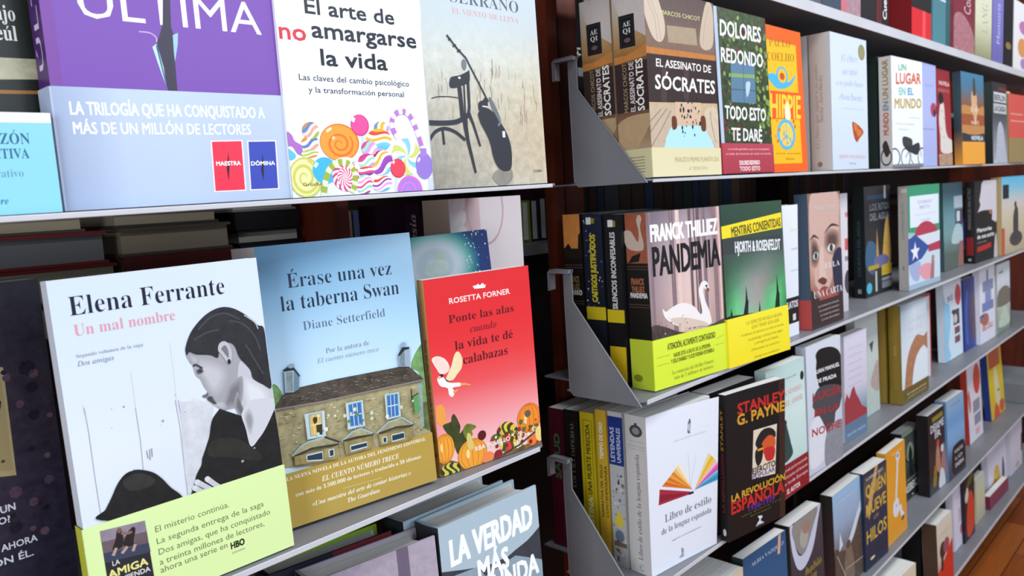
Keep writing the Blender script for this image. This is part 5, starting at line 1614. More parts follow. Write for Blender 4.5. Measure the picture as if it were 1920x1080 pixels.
def sp(A):
    A.base('c8a02c', 'cca634')
    A.up('TIEMPO DE ORO', .6, .68, .92, .3, 'f0e8d0', 'H'); A.up('NARRATIVA DEL SIGLO', .45, .3, .64, .22, '5a4818', 'H'); A.up('CONTEMPORANEA', .85, .3, .64, .22, '5a4818', 'H')


book((.902, yb + .029, 0.8886, .15, .237, .021, .3, 0, 0), 'ochre yellow spine with white and brown lettering', None, sp, 'c8a02c', group=G6)


def sp(A):
    A.base('ccb41c', 'd2bb22')
    for x0, y0, x1, y1 in ((.2, .1, .25, .95), (.8, .1, .85, .95), (.2, .945, .85, .95)):
        A.fr(x0, y0, x1, y1, '8c7c18')
    A.up('UNA MUERTE MERECIDA', .68, .44, .92, .3, '3a3414', 'S'); A.up('CRISTINA', .68, .14, .42, .3, 'f2eca8', 'H')


book((.902, yb + .053, 0.8886, .148, .229, .027, .3, 0, 0), 'lemon yellow spine with black capitals in a thin frame', None, sp, 'ccb41c', group=G6)
book((.902, yb + .083, 0.8886, .148, .228, .028, .3, 0, 0), 'black spine with pale spaced capitals, beside the lemon yellow spine', None, lambda A: (A.base('1a1917', '1e1d1b'), A.up('LOCURA IMPERIAL', .66, .46, .92, .24, '8a8478', 'r'), A.up('ROSSI', .66, .26, .4, .24, '7a5a24', 'r')), '1a1917', group=G6)
book((.902, yb + .114, 0.8886, .148, .226, .030, .3, 0, 0), 'maroon spine with green capitals, rearmost in the stack by the bracket', None, lambda A: (A.base('5c1a30', '541628'), A.up('SALUD', .7, .5, .82, .36, '4a8c54', 'H')), '5c1a30', group=G6)


def f(A):
    A.base('151315', '171416')
    A.fr(.9, 0, 1, 1, ('38241e', .2))
    T = A.text
    T('STANLEY', [(31.2,202.3),(156.4,198.0),(30.0,218.7)], 'c22822', 'H')
    T('G. PAYNE', [(29.4,183.5),(155.8,181.7),(28.6,199.8)], 'd0952c', 'H')
    T('LA REVOLUCIÓN', [(9.5,67.8),(149.8,59.6),(9.0,78.3)], 'd0a02c', 'H')
    T('ESPAÑOLA', [(8.6,47.0),(146.8,39.7),(8.0,65.7)], 'c42c26', 'H')
    T('1936-1939', [(52.0,37.1),(121.3,33.7),(51.4,47.0)], '5c2c84', 'H')
    T('Una guerra civil', [(33.6,32.1),(137.6,30.6),(33.7,34.3)], '6c742a', 's'); T('Ensayo', [(56.7,26.7),(111.2,24.0),(56.8,28.9)], '6c742a', 's')
    A.poly([(68.6,166.0),(128.9,164.0),(123.1,80.2),(62.3,86.9)], 'dccdb4')
    A.sm([(72.7,141.2),(81.0,155.1),(94.3,162.3),(112.7,160.6),(124.7,151.3),(123.2,141.9),(106.7,144.2),(93.3,136.1),(87.7,127.8)], '231f22')
    A.sm([(88.1,137.4),(106.9,149.0),(122.7,142.0),(123.8,128.7),(111.1,118.7),(95.2,119.5)], 'd0582c')
    A.sm([(73.3,131.4),(90.7,136.8),(89.8,114.4),(78.9,104.3),(71.7,115.8)], '201c20')
    A.sm([(95.6,129.1),(122.1,125.8),(118.7,107.0),(100.1,108.5)], 'c02c2c'); A.fr(.52, .545, .62, .56, 'e89a3c')
    T('EJÉRCITO', [(64.2,96.0),(123.5,92.0),(64.1,105.6)], '2a2430', 'H'); T('POPULAR', [(63.8,87.8),(122.1,83.1),(63.6,94.9)], '5a5c9c', 'H')
    A.sm([(75.6,20.9),(87.5,17.9),(82.0,12.4),(88.1,7.2),(72.4,8.2),(78.9,14.0)], 'd4d4d8'); T('ESPASA', [(70.2,5.6),(91.2,4.3),(70.4,8.5)], 'c8c8cc', 'S')


ppy = (1.0669,0.5874,0.8887,0.1502,0.2369,0.0151,0.30,-8.63,-0.00)
book(ppy, 'black history book with red and yellow block capitals and a poster inset', f, lambda A: (A.base('19171a'), A.up('LA REVOLUCION', .62, .2, .6, .3, '7c2022', 'H'), A.up('STANLEY', .62, .62, .9, .3, 'b07c24', 'S'), A.fe(.5, .06, .2, .025, 'd0d0d4')), '151315', group=G6, curl=0.006)
book((ppy[0] - .008, ppy[1] + ppy[5] + .012, 0.8886, ppy[3] - .01, ppy[4], .032, 0, -4, 0), 'black copy standing behind the history book with block capitals', None, lambda A: (A.base('131114'), A.up('ESPAÑOLA', .6, .2, .55, .3, '6c1c1e', 'H')), '131114', group=G6)
pm = (1.2261,0.5936,0.8891,0.1501,0.2389,0.0200,1.45,-0.61,-0.00)


def f(A):
    A.base('b8d0cc', 'c4dcd8', 'd4e6e2', 'bcd6d2')
    A.fe(.93, .86, .05, .035, '1e2a28'); A.ft('novela', .5, .78, .88, .02, '6c7c7c', 's')
    A.ft('LA SOMBRA', .4, .92, .76, .04, 'd88a88', 'r'); A.ft('DEL AMOR', .4, .92, .68, .04, 'd88a88', 'r')
    A.fp([(.35, .28), (.4, .5), (.45, .56), (.5, .5), (.56, .4), (.6, .3)], '2f4a48', True); A.fe(.44, .56, .04, .025, '2a3c3c')


book(pm, 'mint green book with a crimson band, wedged behind the history book', f, None, 'c4dcd8', band_h=60, band_col='8c1c26',
     band=lambda A: [A.ft(s_, .3, .97, y_, .1, 'e4c8c8', 's') for s_, y_ in (('La novela que ha emocionado', .78), ('a cincuenta mil lectores', .58), ('en toda Europa', .38))] + [A.ft('EL AUTOR', .4, .75, .1, .14, 'e8d0d0', 'H')], group=G6)


def f(A):
    A.base('c4cad8', 'c8cedc', 'd0d6e2', 'd4dae6')
    A.sm([(43.5,214.1),(41.3,226.6),(54.8,234.4),(82.1,234.7),(113.9,230.2),(142.0,218.7),(155.2,201.9),(156.7,183.5),(149.9,141.2),(84.6,148.2),(54.0,161.8),(40.6,192.3)], '17171a')
    A.sm([(54.0,161.8),(150.1,144.8),(143.6,106.2),(122.1,96.7),(112.2,70.2),(79.3,64.2),(56.8,84.1),(42.8,108.6),(19.6,103.8),(35.7,117.2),(21.6,134.4)], ('4a4a50', .1))
    A.sm([(42.8,108.6),(65.0,89.1),(79.3,64.2),(76.6,21.9),(21.1,9.4),(3.4,28.5),(11.6,95.4)], ('dcdee6', .05))
    A.sm([(79.3,64.2),(154.4,74.3),(158.3,-4.5),(75.1,-2.8)], ('8c8e98', .2))
    T = A.text
    T('JUAN MANUEL', [(34.4,190.8),(145.9,186.3),(34.9,198.3)], 'e8e8ea', 'H', False)
    T('DE PRADA', [(40.8,171.6),(129.6,166.5),(41.3,179.1)], 'e8e8ea', 'H', False)
    T('LUCÍA', [(22.1,141.2),(149.3,131.9),(24.5,155.1)], 'b4262c', 'S', False); T('EN LA', [(29.1,109.1),(134.8,100.9),(30.0,122.8)], 'b4262c', 'S', False); T('NOCHE', [(16.1,73.5),(145.1,61.9),(17.1,87.8)], 'b8343a', 'S', False)


book((1.4044,0.6023,0.8890,0.1528,0.2484,0.0200,1.03,-1.85,-0.00), 'pale grey book with a black head silhouette and red letters', f, None, 'c8cedc', group=G6)


def f(A):
    A.base('6f8aa4', '7a94ac', 'd4cede', 'd8d2e2', 'dcd6e6')
    A.fp([(0, .2), (0, .38), (.1, .46), (.2, .4), (.32, .48), (.42, .5), (.5, .42), (.62, .36), (.75, .28), (1, .22), (1, .14), (0, .1)], 'a03c44')
    A.fr(0, 0, 1, .17, '5f7c98')
    for i in range(6):
        A.ft('ciudades de leyenda', .15, .8, .86 - .07 * i, .014, 'b0a4bc', 's')
    A.ft('novela negra', .1, .9, .05, .03, 'b8ccdc', 'r')


book((1.6296,0.6209,0.8888,0.1188,0.2289,0.0200,0.42,-1.65,-0.00), 'lilac book with a dark red spired skyline above a blue-grey foot', f, None, 'd8d2e2', group=G6)
book((1.7845,0.6501,0.8893,0.1400,0.2399,0.0200,1.81,-0.21,-0.00), 'pale grey-green book half hidden before the gold spine', simple([('b4c0b8', .1), ('c4ccc8', .1), 'c8d0d0'], ('fp', [(.6, .3), (.9, .5), (1, .45), (1, .2)], ('b0a09a', .2), True), ('fp', [(.6, .7), (.8, .72), (.7, .6)], '4a544c')), None, 'c0c8c4', group=G6)


def f(A):
    A.base(['d4dce8', 'e4eaf2', 'd8e0ea'], 'dfe6ee', ['ccd6e0', 'e2e8f0', 'd4dce4'], ['8ca0b4', 'ccd8e2', 'b8c6d2'])
    A.fp([(.1, .05), (.14, .3), (.25, .48), (.45, .6), (.62, .64), (.85, .6), (1, .62), (1, .45), (.85, .5), (.65, .46), (.5, .36), (.42, .05)], ('b07c5c', .35), True)
    A.fp([(.42, .1), (.44, .3), (.6, .44), (.8, .47), (1, .42), (1, .1)], 'e2eaf2', True)
    A.ft('UN HILO', .3, .92, .78, .05, 'bcc8d4', 'r'); A.ft('DE LUZ', .3, .8, .7, .05, 'bcc8d4', 'r'); A.ft('novela', .3, .8, .64, .02, 'c4ccd4', 's')


pg = (1.9818,0.6168,0.8894,0.1856,0.2428,0.0292,1.48,-1.47,-0.00)
book(pg, 'thick book with a broad gold spine, a stone arch on its white cover', f, lambda A: (A.base(['7c6620', '94792c', '86702a']), A.up('UN HILO DE LUZ', .6, .5, .6, .2, 'c4b070', 's')), '8a7228', band=lambda A: (A.base(('6a5a30', .3)), A.ft('La novela del año', .15, .9, .5, .14, 'd8cca0', 'B'), A.ft('premio de la critica', .2, .9, .25, .1, 'd8cca0', 's')),
     band_h=36, band_col='8a7228', group=G6, name='hardcover_book')
book((pg[0] - .004, pg[1] + pg[5] + .006) + pg[2:5] + (.022,) + pg[6:], 'second gold spine, copy behind the stone arch book', None, lambda A: A.base(['8a7230', '9a8038']), '8a7228', group=G6, name='hardcover_book')
book((2.1804,0.6496,0.8891,0.1500,0.2301,0.0200,1.49,-0.03,-0.00), 'red edged white book looking out behind the stone arch book', simple(['d4d0d4', 'dcdce0'], ('fr', .94, 0, 1, 1, 'b4303c'), ('fr', 0, .97, 1, 1, 'c03440')), None, 'b4303c', group=G6)


def f(A):
    A.base('dce8f4', 'd4e4f4', 'dfe8f4', 'e2eaf6')
    A.fp([(0, .85), (.1, .75), (.3, .72), (.35, .5), (.2, .2), (.3, .05), (0, 0)], '94ccec', True)
    A.fe(.8, .8, .17, .14, 'cc4c54'); A.ft('SÍ', .2, .5, .76, .06, '8a94a4', 'H'); A.fr(.5, .42, .85, .62, ('4a4a50', .3)); A.fe(.62, .5, .1, .06, 'd8c8c8')
    A.fr(.55, .3, .85, .39, ('7a5058', .3)); A.fr(.55, .18, .85, .27, ('7a5058', .3)); A.fe(.5, .6, .08, .03, '3a4450')


book((2.4927,0.6575,0.8895,0.1724,0.2316,0.0201,2.37,-0.97,-0.00), 'white and light blue slim book with a red disc, left of the deep blue one', f, None, 'dce8f4', group=G6)
book((2.6745,0.6516,0.8895,0.1429,0.2220,0.0200,2.49,-0.37,-0.00), 'deep blue book with a brown oval, between two white books', simple(['2c3c90', '34408c', '2a3880'], ('fe', .7, .45, .3, .36, ('4c3c50', .2)), ('fp', [(.1, .2), (.3, .1), (.25, .5), (.4, .8), (.2, .8)], '3c5cb0', True)), None, '2c3a88', group=G6)
book((2.8024,0.6391,0.8892,0.1781,0.2486,0.0200,1.73,-1.06,-0.00), 'white book with blue block lettering and a red title at its foot', simple(['e4e2f0', 'e8e8f4'], ('fr', .45, .76, .58, .94, '8088ac'), ('fr', .2, .66, .9, .8, ('8890b4', .2)), ('fr', .35, .52, .75, .66, '8c98c8'), ('fr', .15, .4, .9, .52, ('7c88c0', .2)),
     ('fp', [(0, .3), (.1, .38), (.5, .36), (.55, .25), (.3, .22)], ('b07060', .2), True), ('fr', 0, .34, .3, .37, '3c5cb0'), ('ft', 'EE.UU.', .15, .85, .16, .07, 'c4545c', 'H')), None, 'e4e2f0', group=G6)
book((3.0002,0.6337,0.8892,0.1804,0.2366,0.0200,1.65,-0.90,-0.00), 'white topped book with a green-grey crowd photograph', simple([('7c8478', .4), ('a4b0a0', .3), ('c0c8b8', .3), ('d4d8dc', .05), 'dee4ec', 'dfe5ee'], ('fp', [(0, .4), (.1, .6), (.5, .66), (.9, .6), (1, .4)], ('7a7468', .4), True), ('fp', [(.1, .1), (.3, .3), (.6, .36), (.9, .1)], ('c4d4c0', .3), True),
     ('ft', 'AIRE', .15, .45, .86, .03, '3a3c48', 'H'), ('fr', .94, 0, 1, 1, '3c2c60')), None, 'b8bcb8', group=G6)
pd_ = (3.0002,0.6337,0.8892,0.1804,0.2366,0.0200,1.65,-0.90,-0.00)
book((pd_[0] + .11, pd_[1] + .05, pd_[2], .16, .235, .02, 2, 0, 0), 'dark slate book half hidden behind the crowd photograph, last of its row', simple([('5a5c68', .4), ('2c2e3c', .4), ('24252e', .3), '3a3c44']), None, '2c2e3c', group=G6)

# ================================================================ right bay, fifth shelf: the orange spanner book
G7 = 'books on the orange spanner book\'s shelf'


def f(A):
    A.base('1c3c5c', '234a70', '2c5a84', '2a5680', '28527c')
    A.text('ALBIA VAZQUEZ', [(26.9,231.6),(142.8,223.2),(26.5,238.1)], 'b8c8d4', 'r')
    A.fp([(.35, .2), (.4, .6), (.55, .72), (.62, .6), (.7, .66), (.78, .4), (.6, .1)], ('8ab0cc', .2), True)
    A.fp([(.78, .86), (.82, .99), (.88, 1), (.84, .86)], 'd8a88c'); A.fe(.33, .62, .05, .03, 'a84858')


pa = (1.1656,0.6083,0.5629,0.1514,0.2509,0.0215,2.04,-2.40,-0.00)
book(pa, 'steel blue book with a thick pale page block, seen from above', f, lambda A: A.base('1a241e'), '28527c', group=G7)
book((pa[0] - .135, pa[1] + .006, pa[2], .13, pa[4] - .01, .075, 0, 0, 0), 'cream spined book with white pages, left of the steel blue book', None, lambda A: A.base('d8c4a8'), 'd8c8b0', group=G7)


def f(A):
    A.base(('2c2a30', .1), ('34323a', .1), ('3a3840', .1), ('4a444c', .1))
    A.fp([(.02, .98), (.06, .78), (.2, .62), (.42, .6), (.68, .7), (.88, .9), (.97, 1), (.86, 1), (.7, .86), (.45, .72), (.25, .72), (.14, .84), (.1, 1)], 'c4c8dc', True)
    A.fp([(.12, .99), (.16, .82), (.3, .72), (.46, .72), (.7, .86), (.86, 1)], ('8c8884', .15), True)
    A.fe(.42, .83, .13, .08, 'a8a49c'); A.fe(.5, .9, .12, .05, 'a07a70')
    A.ft('Alguien', .2, .75, .44, .07, '9c8438', 'B'); A.ft('habló', .4, .92, .52, .06, '9c8438', 'B'); A.ft('de la bruma', .25, .9, .32, .06, '9c8438', 'B')


pb_ = (1.3423,0.6065,0.5633,0.1418,0.2456,0.0300,2.17,-0.97,-0.00)
book(pb_, 'charcoal book with a white feathery ring and gold script', f, lambda A: A.base('2a2622'), '34323a', group=G7)


def f(A):
    A.base(('4a4038', .3), ('5a5046', .3), ('6c6056', .3), ('7a8290', .15), ('98aac4', .1), ('9cb4d0', .05), '98bcdc')
    A.fp([(.4, .4), (.55, .5), (.8, .66), (1, .78), (1, .7), (.8, .56), (.6, .42)], 'd0d8e4', True)
    A.fp([(0, 0), (0, .45), (.2, .42), (.45, .38), (.7, .48), (1, .62), (1, 0)], ('54493f', .35), True)
    A.fp([(.15, .42), (.2, .6), (.28, .46)], 'd4d8e0'); A.fp([(.3, .1), (.36, .36), (.5, .42), (.6, .3), (.62, .05)], ('7a685a', .3), True); A.fe(.46, .42, .08, .04, '5a4c40')
    A.line([(.35 * A.w, .2 * A.h), (.95 * A.w, .16 * A.h)], 2.5, 'a89c94'); A.line([(.08 * A.w, .4 * A.h), (.36 * A.w, .1 * A.h)], 2, 'c0bcb8')
    A.ft('novela historica', .2, .8, .88, .02, 'c8d4e4', 's')


book((1.5778,0.6211,0.5631,0.1627,0.2241,0.0261,1.98,0.02,-0.00), 'book with a pale blue sky over a soldier on a brown hillside', f, simple([('4a2c2a', .3), ('3a2a28', .2), '2c2624']), '6c6056', group=G7)


def f(A):
    A.base('15263c', '182c48', '1e3450', ('22304a', .1), ('3a3848', .1), ('5c5454', .15), '2a2c38')
    T = A.text
    A.fp([(.2, .5), (.5, .85), (.62, 1), (.5, 1), (.1, .6)], 'c89a64')
    for s_, y_, h_ in (('QUIÉN', .74, .12), ('MUEVE', .55, .12), ('HILOS', .27, .13)):
        A.ft(s_, .08, .94, y_, h_, 'd0ac44', 'S')
    A.ft('LOS', .4, .6, .47, .04, 'b89848', 's'); A.ft('SANDRA REY', .1, .85, .91, .03, 'dcdcdc', 'r'); A.fe(.3, .09, .1, .015, 'd8d0a0')


book((1.7320,0.6160,0.5628,0.1318,0.2268,0.0300,1.25,-2.16,-0.00), 'navy book with tall gold capitals, beside the orange spanner book', f, None, '182c48', group=G7)


def f(A):
    A.base('e09a26', 'e4a02c', 'e0982a')
    A.line([(.62 * A.w, .86 * A.h), (.46 * A.w, .4 * A.h)], 12, 'dcdce4')
    A.fe(.62, .87, .1, .05, 'dcdce4'); A.fe(.62, .88, .05, .022, '8a8a98')
    A.fp([(.36, .42), (.3, .34), (.36, .26), (.5, .24), (.62, .28), (.7, .2), (.8, .17), (.86, .2), (.76, .26), (.74, .32), (.62, .34), (.58, .42)], 'e0e0e8', True); A.fp([(.7, .16), (.8, .14), (.86, .18), (.78, .19)], '4a4a58', True); A.fe(.47, .36, .04, .016, 'b0b0bc')
    A.ft('MANUAL DE TALLER', .3, .85, .92, .02, 'f4e4bc', 's')


book((1.8824,0.6177,0.5628,0.1400,0.2304,0.0200,1.82,0.08,-0.00), 'bright orange book with a white spanner', f, None, 'e4a02c', group=G7)


def f(A):
    A.base('1e2c2e', ('2a3430', .2), ('39443c', .2), ('46524a', .2), ('4c5850', .2), '3c4840')
    A.fe(.45, .66, .2, .15, ('8c9884', .2)); A.fp([(.4, .2), (.36, .5), (.34, .64), (.45, .76), (.56, .64), (.54, .5), (.62, .2)], '18201f', True)
    A.line([(.1 * A.w, .62 * A.h), (.85 * A.w, .36 * A.h)], 5, '20292a'); A.line([(.85 * A.w, .66 * A.h), (.2 * A.w, .36 * A.h)], 5, '20292a')
    A.fr(0, .94, 1, 1, '8a9c84'); A.ft('EL BOSQUE SABE', .1, .9, .27, .03, 'c8c4b4', 's'); A.ft('REBECA', .06, .95, .12, .11, 'dcd8cc', 'H'); A.fe(.5, .04, .05, .012, 'd8cc9c')


book((2.1703,0.6707,0.5634,0.1367,0.1911,0.0300,2.34,-0.82,-0.00), 'dark green book with a shadowy figure and pale capitals, right of the orange one', f, simple(['1c2422', '202a28']), '2a3430', group=G7)


def f(A):
    A.base('3a444c', ('2e2424', .1), ('3a2c2a', .1), '2a2022', '262022', '201c20')
    A.ft('DEJAME', .15, .95, .76, .09, 'ccccd0', 'H'); A.ft('IR', .4, .75, .66, .08, 'ccccd0', 'H'); A.fr(.25, .88, .9, .94, ('8a7c24', .3))
    A.fe(.55, .58, .1, .05, 'b4443c'); A.fp([(.4, .3), (.45, .52), (.6, .54), (.68, .34), (.62, .2)], ('b4806c', .2), True); A.fp([(.6, .1), (.7, .3), (.85, .5), (.95, .5), (.98, .1)], ('a4746c', .3), True)
    A.fp([(.55, .02), (.66, .22), (.85, .2), (.95, 0)], 'd4d4dc', True); A.fp([(.2, .1), (.3, .32), (.42, .3), (.4, .1)], ('8c7424', .4), True); A.fe(.8, .48, .08, .05, 'd8d8dc')


book((2.2548,0.6305,0.5633,0.1424,0.2272,0.0300,2.08,-0.92,-0.00), 'black-brown book with two figures and white capitals', f, simple(['1a1418', '1c181c']), '262022', group=G7)


def f(A):
    A.base('3c3e4c', ('4a4c5a', .1), '5c6c8c', '7ca4cc', '80acd8', '6a9ccc', '84a8cc', '90acc8')
    A.fp([(.25, .05), (.25, .34), (.5, .4), (.95, .36), (.95, .05)], '1e2026', True)
    A.ft('NADIE', .38, .85, .29, .04, 'b4b8bc', 'H'); A.ft('LO', .4, .8, .2, .04, 'b4b8bc', 'H'); A.ft('SABRA', .38, .88, .11, .05, 'c4c4c4', 'H'); A.ft('novela', .3, .8, .9, .02, '5c7898', 's')


book((2.3989,0.6216,0.5635,0.1586,0.2343,0.0300,2.57,-1.67,-0.00), 'light blue book with a black lettered plate in its lower half', f, None, '6a8cb0', group=G7)


def f(A):
    A.base('dad4e0', 'e0dce8')
    A.fe(.7, .78, .26, .2, 'd0483c'); A.fr(.35, .36, .85, .52, ('90909c', .2)); A.fr(.4, .19, .88, .33, ('8c8c9a', .2)); A.fr(.45, .06, .75, .15, 'e0a8ac'); A.fp([(0, .62), (.1, .4), (.2, .5), (.1, .7)], 'c86c6c', True)


book((2.7708,0.6573,0.5634,0.1640,0.2519,0.0201,3.35,0.09,-0.00), 'white book with a red disc and two grey panels, next to the yellow cover', f, simple(['b0342a', 'c04430']), 'dad4e0', group=G7, back='b0342a')


def f(A):
    A.base('d4a82c', 'd8b824', 'dcbc20', 'd8b41c', 'd8a42c')
    A.fr(.1, .72, .85, .97, 'c0562c'); A.fp([(.4, .2), (.36, .5), (.4, .68), (.55, .7), (.66, .5), (.72, .3), (.68, .15)], 'd8d0a0', True)
    A.fp([(.2, 0), (.35, .2), (.5, .14), (.6, 0)], 'd0502c', True); A.fp([(.6, .1), (.7, .2), (.95, .16), (.9, .04), (.75, .02)], 'cc5430', True); A.fe(.62, .36, .05, .02, '3a3c2c')


book((3.0801,0.6644,0.5639,0.1870,0.2470,0.0201,4.89,-0.86,-0.00), 'yellow comic style book with a pale long shape and a blue spine', f, simple(['24377c', '2c3f84']), 'd8b41c', group=G7, back='24377c')
# a flat grey carton and a violet box at the far end of the shelf
m = MB(); m.box(0, 0, 0, .30, .2, .075)
o = m.build('carton', METAL_DARK, None, .002); o.location = (3.38, .62, 0.5622 + .0004); tag(o, 'flat grey carton lying past the yellow comic style book', 'carton')
m = MB(); m.box(0, 0, 0, .22, .16, .17, hx('4c2f8c'))
o = m.build('violet_box', SATIN, None, .002); o.location = (4.2, .95, 1.0405); tag(o, 'violet box in the dark case beyond the last shelf end', 'box')

# ================================================================ right bay, lowest shelf
G8 = 'books on the lowest shelf above the parquet'
book((1.8163,0.5874,0.2986,0.1558,0.2032,0.0700,1.25,-3.16,-0.00), 'thick cream book with its white page tops up, on the shelf above the parquet', simple(['d8c8ac', 'dccfb6']), None, 'd8c8ac', group=G8)
ph = (2.2403,0.6027,0.2987,0.1322,0.1945,0.0378,2.53,-1.21,-0.00)


def f(A):
    A.base('d83024', 'd43024', ('c8b8a4', .1), 'd4c8b4', 'd8ccba', 'dcd2c2')
    A.fp([(0, .3), (.3, .36), (.6, .46), (1, .6), (1, 0), (0, 0)], 'd03222'); A.fe(.35, .56, .2, .12, '3a2830'); A.fe(.58, .58, .2, .11, '9c5058'); A.fp([(.2, .3), (.25, .5), (.36, .5), (.34, .28)], '3a2830', True)
    A.ft('mujeres', .2, .9, .78, .05, 'dca89c', 'i')


book(ph, 'cream book with a red foot and a dark hat, brown spine', f, simple(['4c362a', '5a4234', '54402f']), 'd4c8b4', group=G8)
book((ph[0] + .003, ph[1] + ph[5] + .010, 0.2970, ph[3], ph[4] - .004, .05, 0, -1.5, 0), 'black book behind the cream book with the dark hat', None, lambda A: A.base('131410'), '131410', group=G8)
book((2.5299,0.6377,0.2980,0.1029,0.1911,0.0200,2.87,-0.32,-0.00), 'slim white book with faint pink script, before the black and orange book', simple(['d8d4e4', 'dcd8e8'], ('fe', .7, .26, .1, .08, 'c46a8c'), ('fr', .5, .4, .9, .62, ('c8b8cc', .2)), ('ft', 'aire', .4, .9, .8, .1, 'd8b0c4', 'i')), None, 'd8d4e4', group=G8)
book((2.6095,0.6296,0.2976,0.1102,0.2040,0.0200,1.53,-0.50,-0.00), 'black book with a bright orange flame shape', simple(['1e1828', '241c28', '2a2424'], ('fp', [(.3, .05), (.2, .35), (.4, .7), (.7, .72), (.95, .5), (.9, .1)], 'd0442a', True), ('fp', [(.05, .7), (.3, .85), (.4, .7), (.2, .6)], 'd0ccc4', True), ('fp', [(.2, .85), (.6, 1), (.9, .95), (.6, .84)], ('5a5c24', .2), True)), None, '1e1828', group=G8)
book((2.7784,0.6376,0.2977,0.1110,0.1473,0.0200,1.89,0.19,-0.00), 'pale straw coloured book in the low row, right of the orange flame', simple(['b4ac8c', 'c8c4a8', 'd0cca8', 'c4ccc0']), None, 'c4c0a0', group=G8)


def f(A):
    A.base('d0cce0', 'd8d4e4', 'd4d0e2')
    A.fp([(.15, 0), (.25, .3), (.4, .5), (.55, .46), (.62, .2), (.6, 0)], ('cfae48', .2), True); A.fp([(.28, .1), (.36, .3), (.4, .1)], '2c281c'); A.fp([(.72, .1), (.78, .5), (.84, .52), (.86, .2)], '4a4a5c', True)
    A.ft('cuentos', .4, .9, .78, .03, 'b0a8c4', 's'); A.ft('ilustrados', .1, .5, .66, .02, 'b8b0c8', 's')


book((3.0245,0.6559,0.2983,0.2373,0.1834,0.0200,3.65,-1.44,-0.00), 'wide pale lilac picture book with a yellow figure at its foot', f, None, 'd4d0e2', group=G8)
book((3.3046,0.6485,0.2976,0.1790,0.1786,0.0200,1.71,-0.90,-0.00), 'pale lilac book with a dark red strip, very last of the low row', simple(['ccc8d8', 'd8d4e2', 'd8d4e4'], ('fr', .2, .62, .8, .63, 'b8b0c0'), ('fp', [(.9, .3), (.92, .7), (1, .7), (1, .3)], ('503858', .2)), ('fe', .6, .1, .16, .06, 'd8a07c')), None, 'd4d0e0', group=G8)
book((2.9281,0.6315,0.2983,0.2367,0.0451,0.0202,3.67,-1.27,-0.00), 'long low maroon booklet in front of the lilac picture books', simple(['7c2c44', '8c3a50']), None, '7c2c44', group=G8)

# ================================================================ topmost shelf, spines out
G9 = 'spine-out books on the topmost shelf'
ZA = 1.7486 + 0.015


def spine_out(x0, x1, h, base, label, els=(), side=None, w_=.12, y=.608):
    t_ = x1 - x0 - .002
    book((x1, y, ZA, w_, h, t_, 0, 0, 0), label, None, simple(base, *els), base[0] if side is None else side, yaw_add=90, group=G9, back=side, mat=SATIN)


XS = [1.4081, 1.4964, 1.5876, 1.6930, 1.7777, 1.8554]
spine_out(XS[0], XS[1], .2, ['5a5a64', '4a4a54'], 'slate grey spine, first of the topmost row')
spine_out(XS[1], XS[2], .21, ['3c4a5c', '34404c'], 'dark blue-grey spine on the topmost shelf, left of the pink one')
spine_out(XS[2], XS[3], .2, ['c06c7c', 'c87c88', 'b06a78'], 'dusty pink spine on the topmost shelf', [('fr', .3, 0, .98, 1, ('a4848c', .3))])
spine_out(XS[3], XS[4], .21, ['1a181c', '1c1a20'], 'plain black spine on the topmost shelf, beside the dusty pink one')
spine_out(XS[4], XS[5], .2, ['5c1c24', '3a1418'], 'dark red spine with white upright lettering', [('fr', .45, 0, 1, 1, '151215'), ('up', 'Cuentos', .85, .08, .5, .3, 'e4e0e0', 'S')])
spine_out(2.0088, 2.1574, .2, ['d8242c', 'c41c24'], 'black spine with a bright red foot band', [('fr', 0, .33, 1, 1, '1c1a1c'), ('fr', .55, 0, .7, .33, 'f05058')], '7c1016', .13)
spine_out(2.1660, 2.3150, .2, ['4c8490', '4a7c88', '54929c'], 'teal spine on the topmost shelf', [('up', 'Novela', .8, .55, .9, .4, 'c0d8dc', 'H'), ('fr', .75, 0, 1, 1, '2f5a60')])
spine_out(2.3488, 2.5526, .21, [('8c4450', .3), ('7a2838', .1), '7c2234'], 'maroon spine with a mottled foot', [('up', 'Corazon', .8, .5, .98, .32, 'd8b8bc', 's'), ('fp', [(0, 0), (0, .4), (.4, .48), (.9, .3), (1, 0)], ('a87078', .5), True)])
spine_out(2.5583, 2.7427, .21, [('8c8c64', .2), 'd4d4b4', 'd8d8c0'], 'cream spine with pale grey letters', [('up', 'LANG', .75, .35, .75, .34, 'a8aca0', 'r')])
spine_out(2.7491, 2.8876, .2, [('6c64a4', .3), '7470b4', '7c78bc'], 'violet blue spine on the topmost shelf', [('up', 'Memoria', .7, .3, .9, .3, 'c4c0e4', 's')])
spine_out(2.8944, 3.0159, .22, ['16131c', '1a1720'], 'black spine with a gold sprig, near the end of the topmost row', [('fe', .5, .3, .3, .05, '8c7440')])
spine_out(3.0233, 3.2779, .22, ['e4e0e0', 'e8e6ea'], 'white spine with orange and violet blotches, last of the topmost row', [('fe', .5, .35, .26, .14, 'd89458'), ('fe', .6, .12, .2, .08, ('a884b8', .2)), ('fe', .6, .65, .3, .1, ('b878a8', .2))])

# ================================================================ shadowed things in the case behind
GB = 'books lying in stacks behind the left bay'


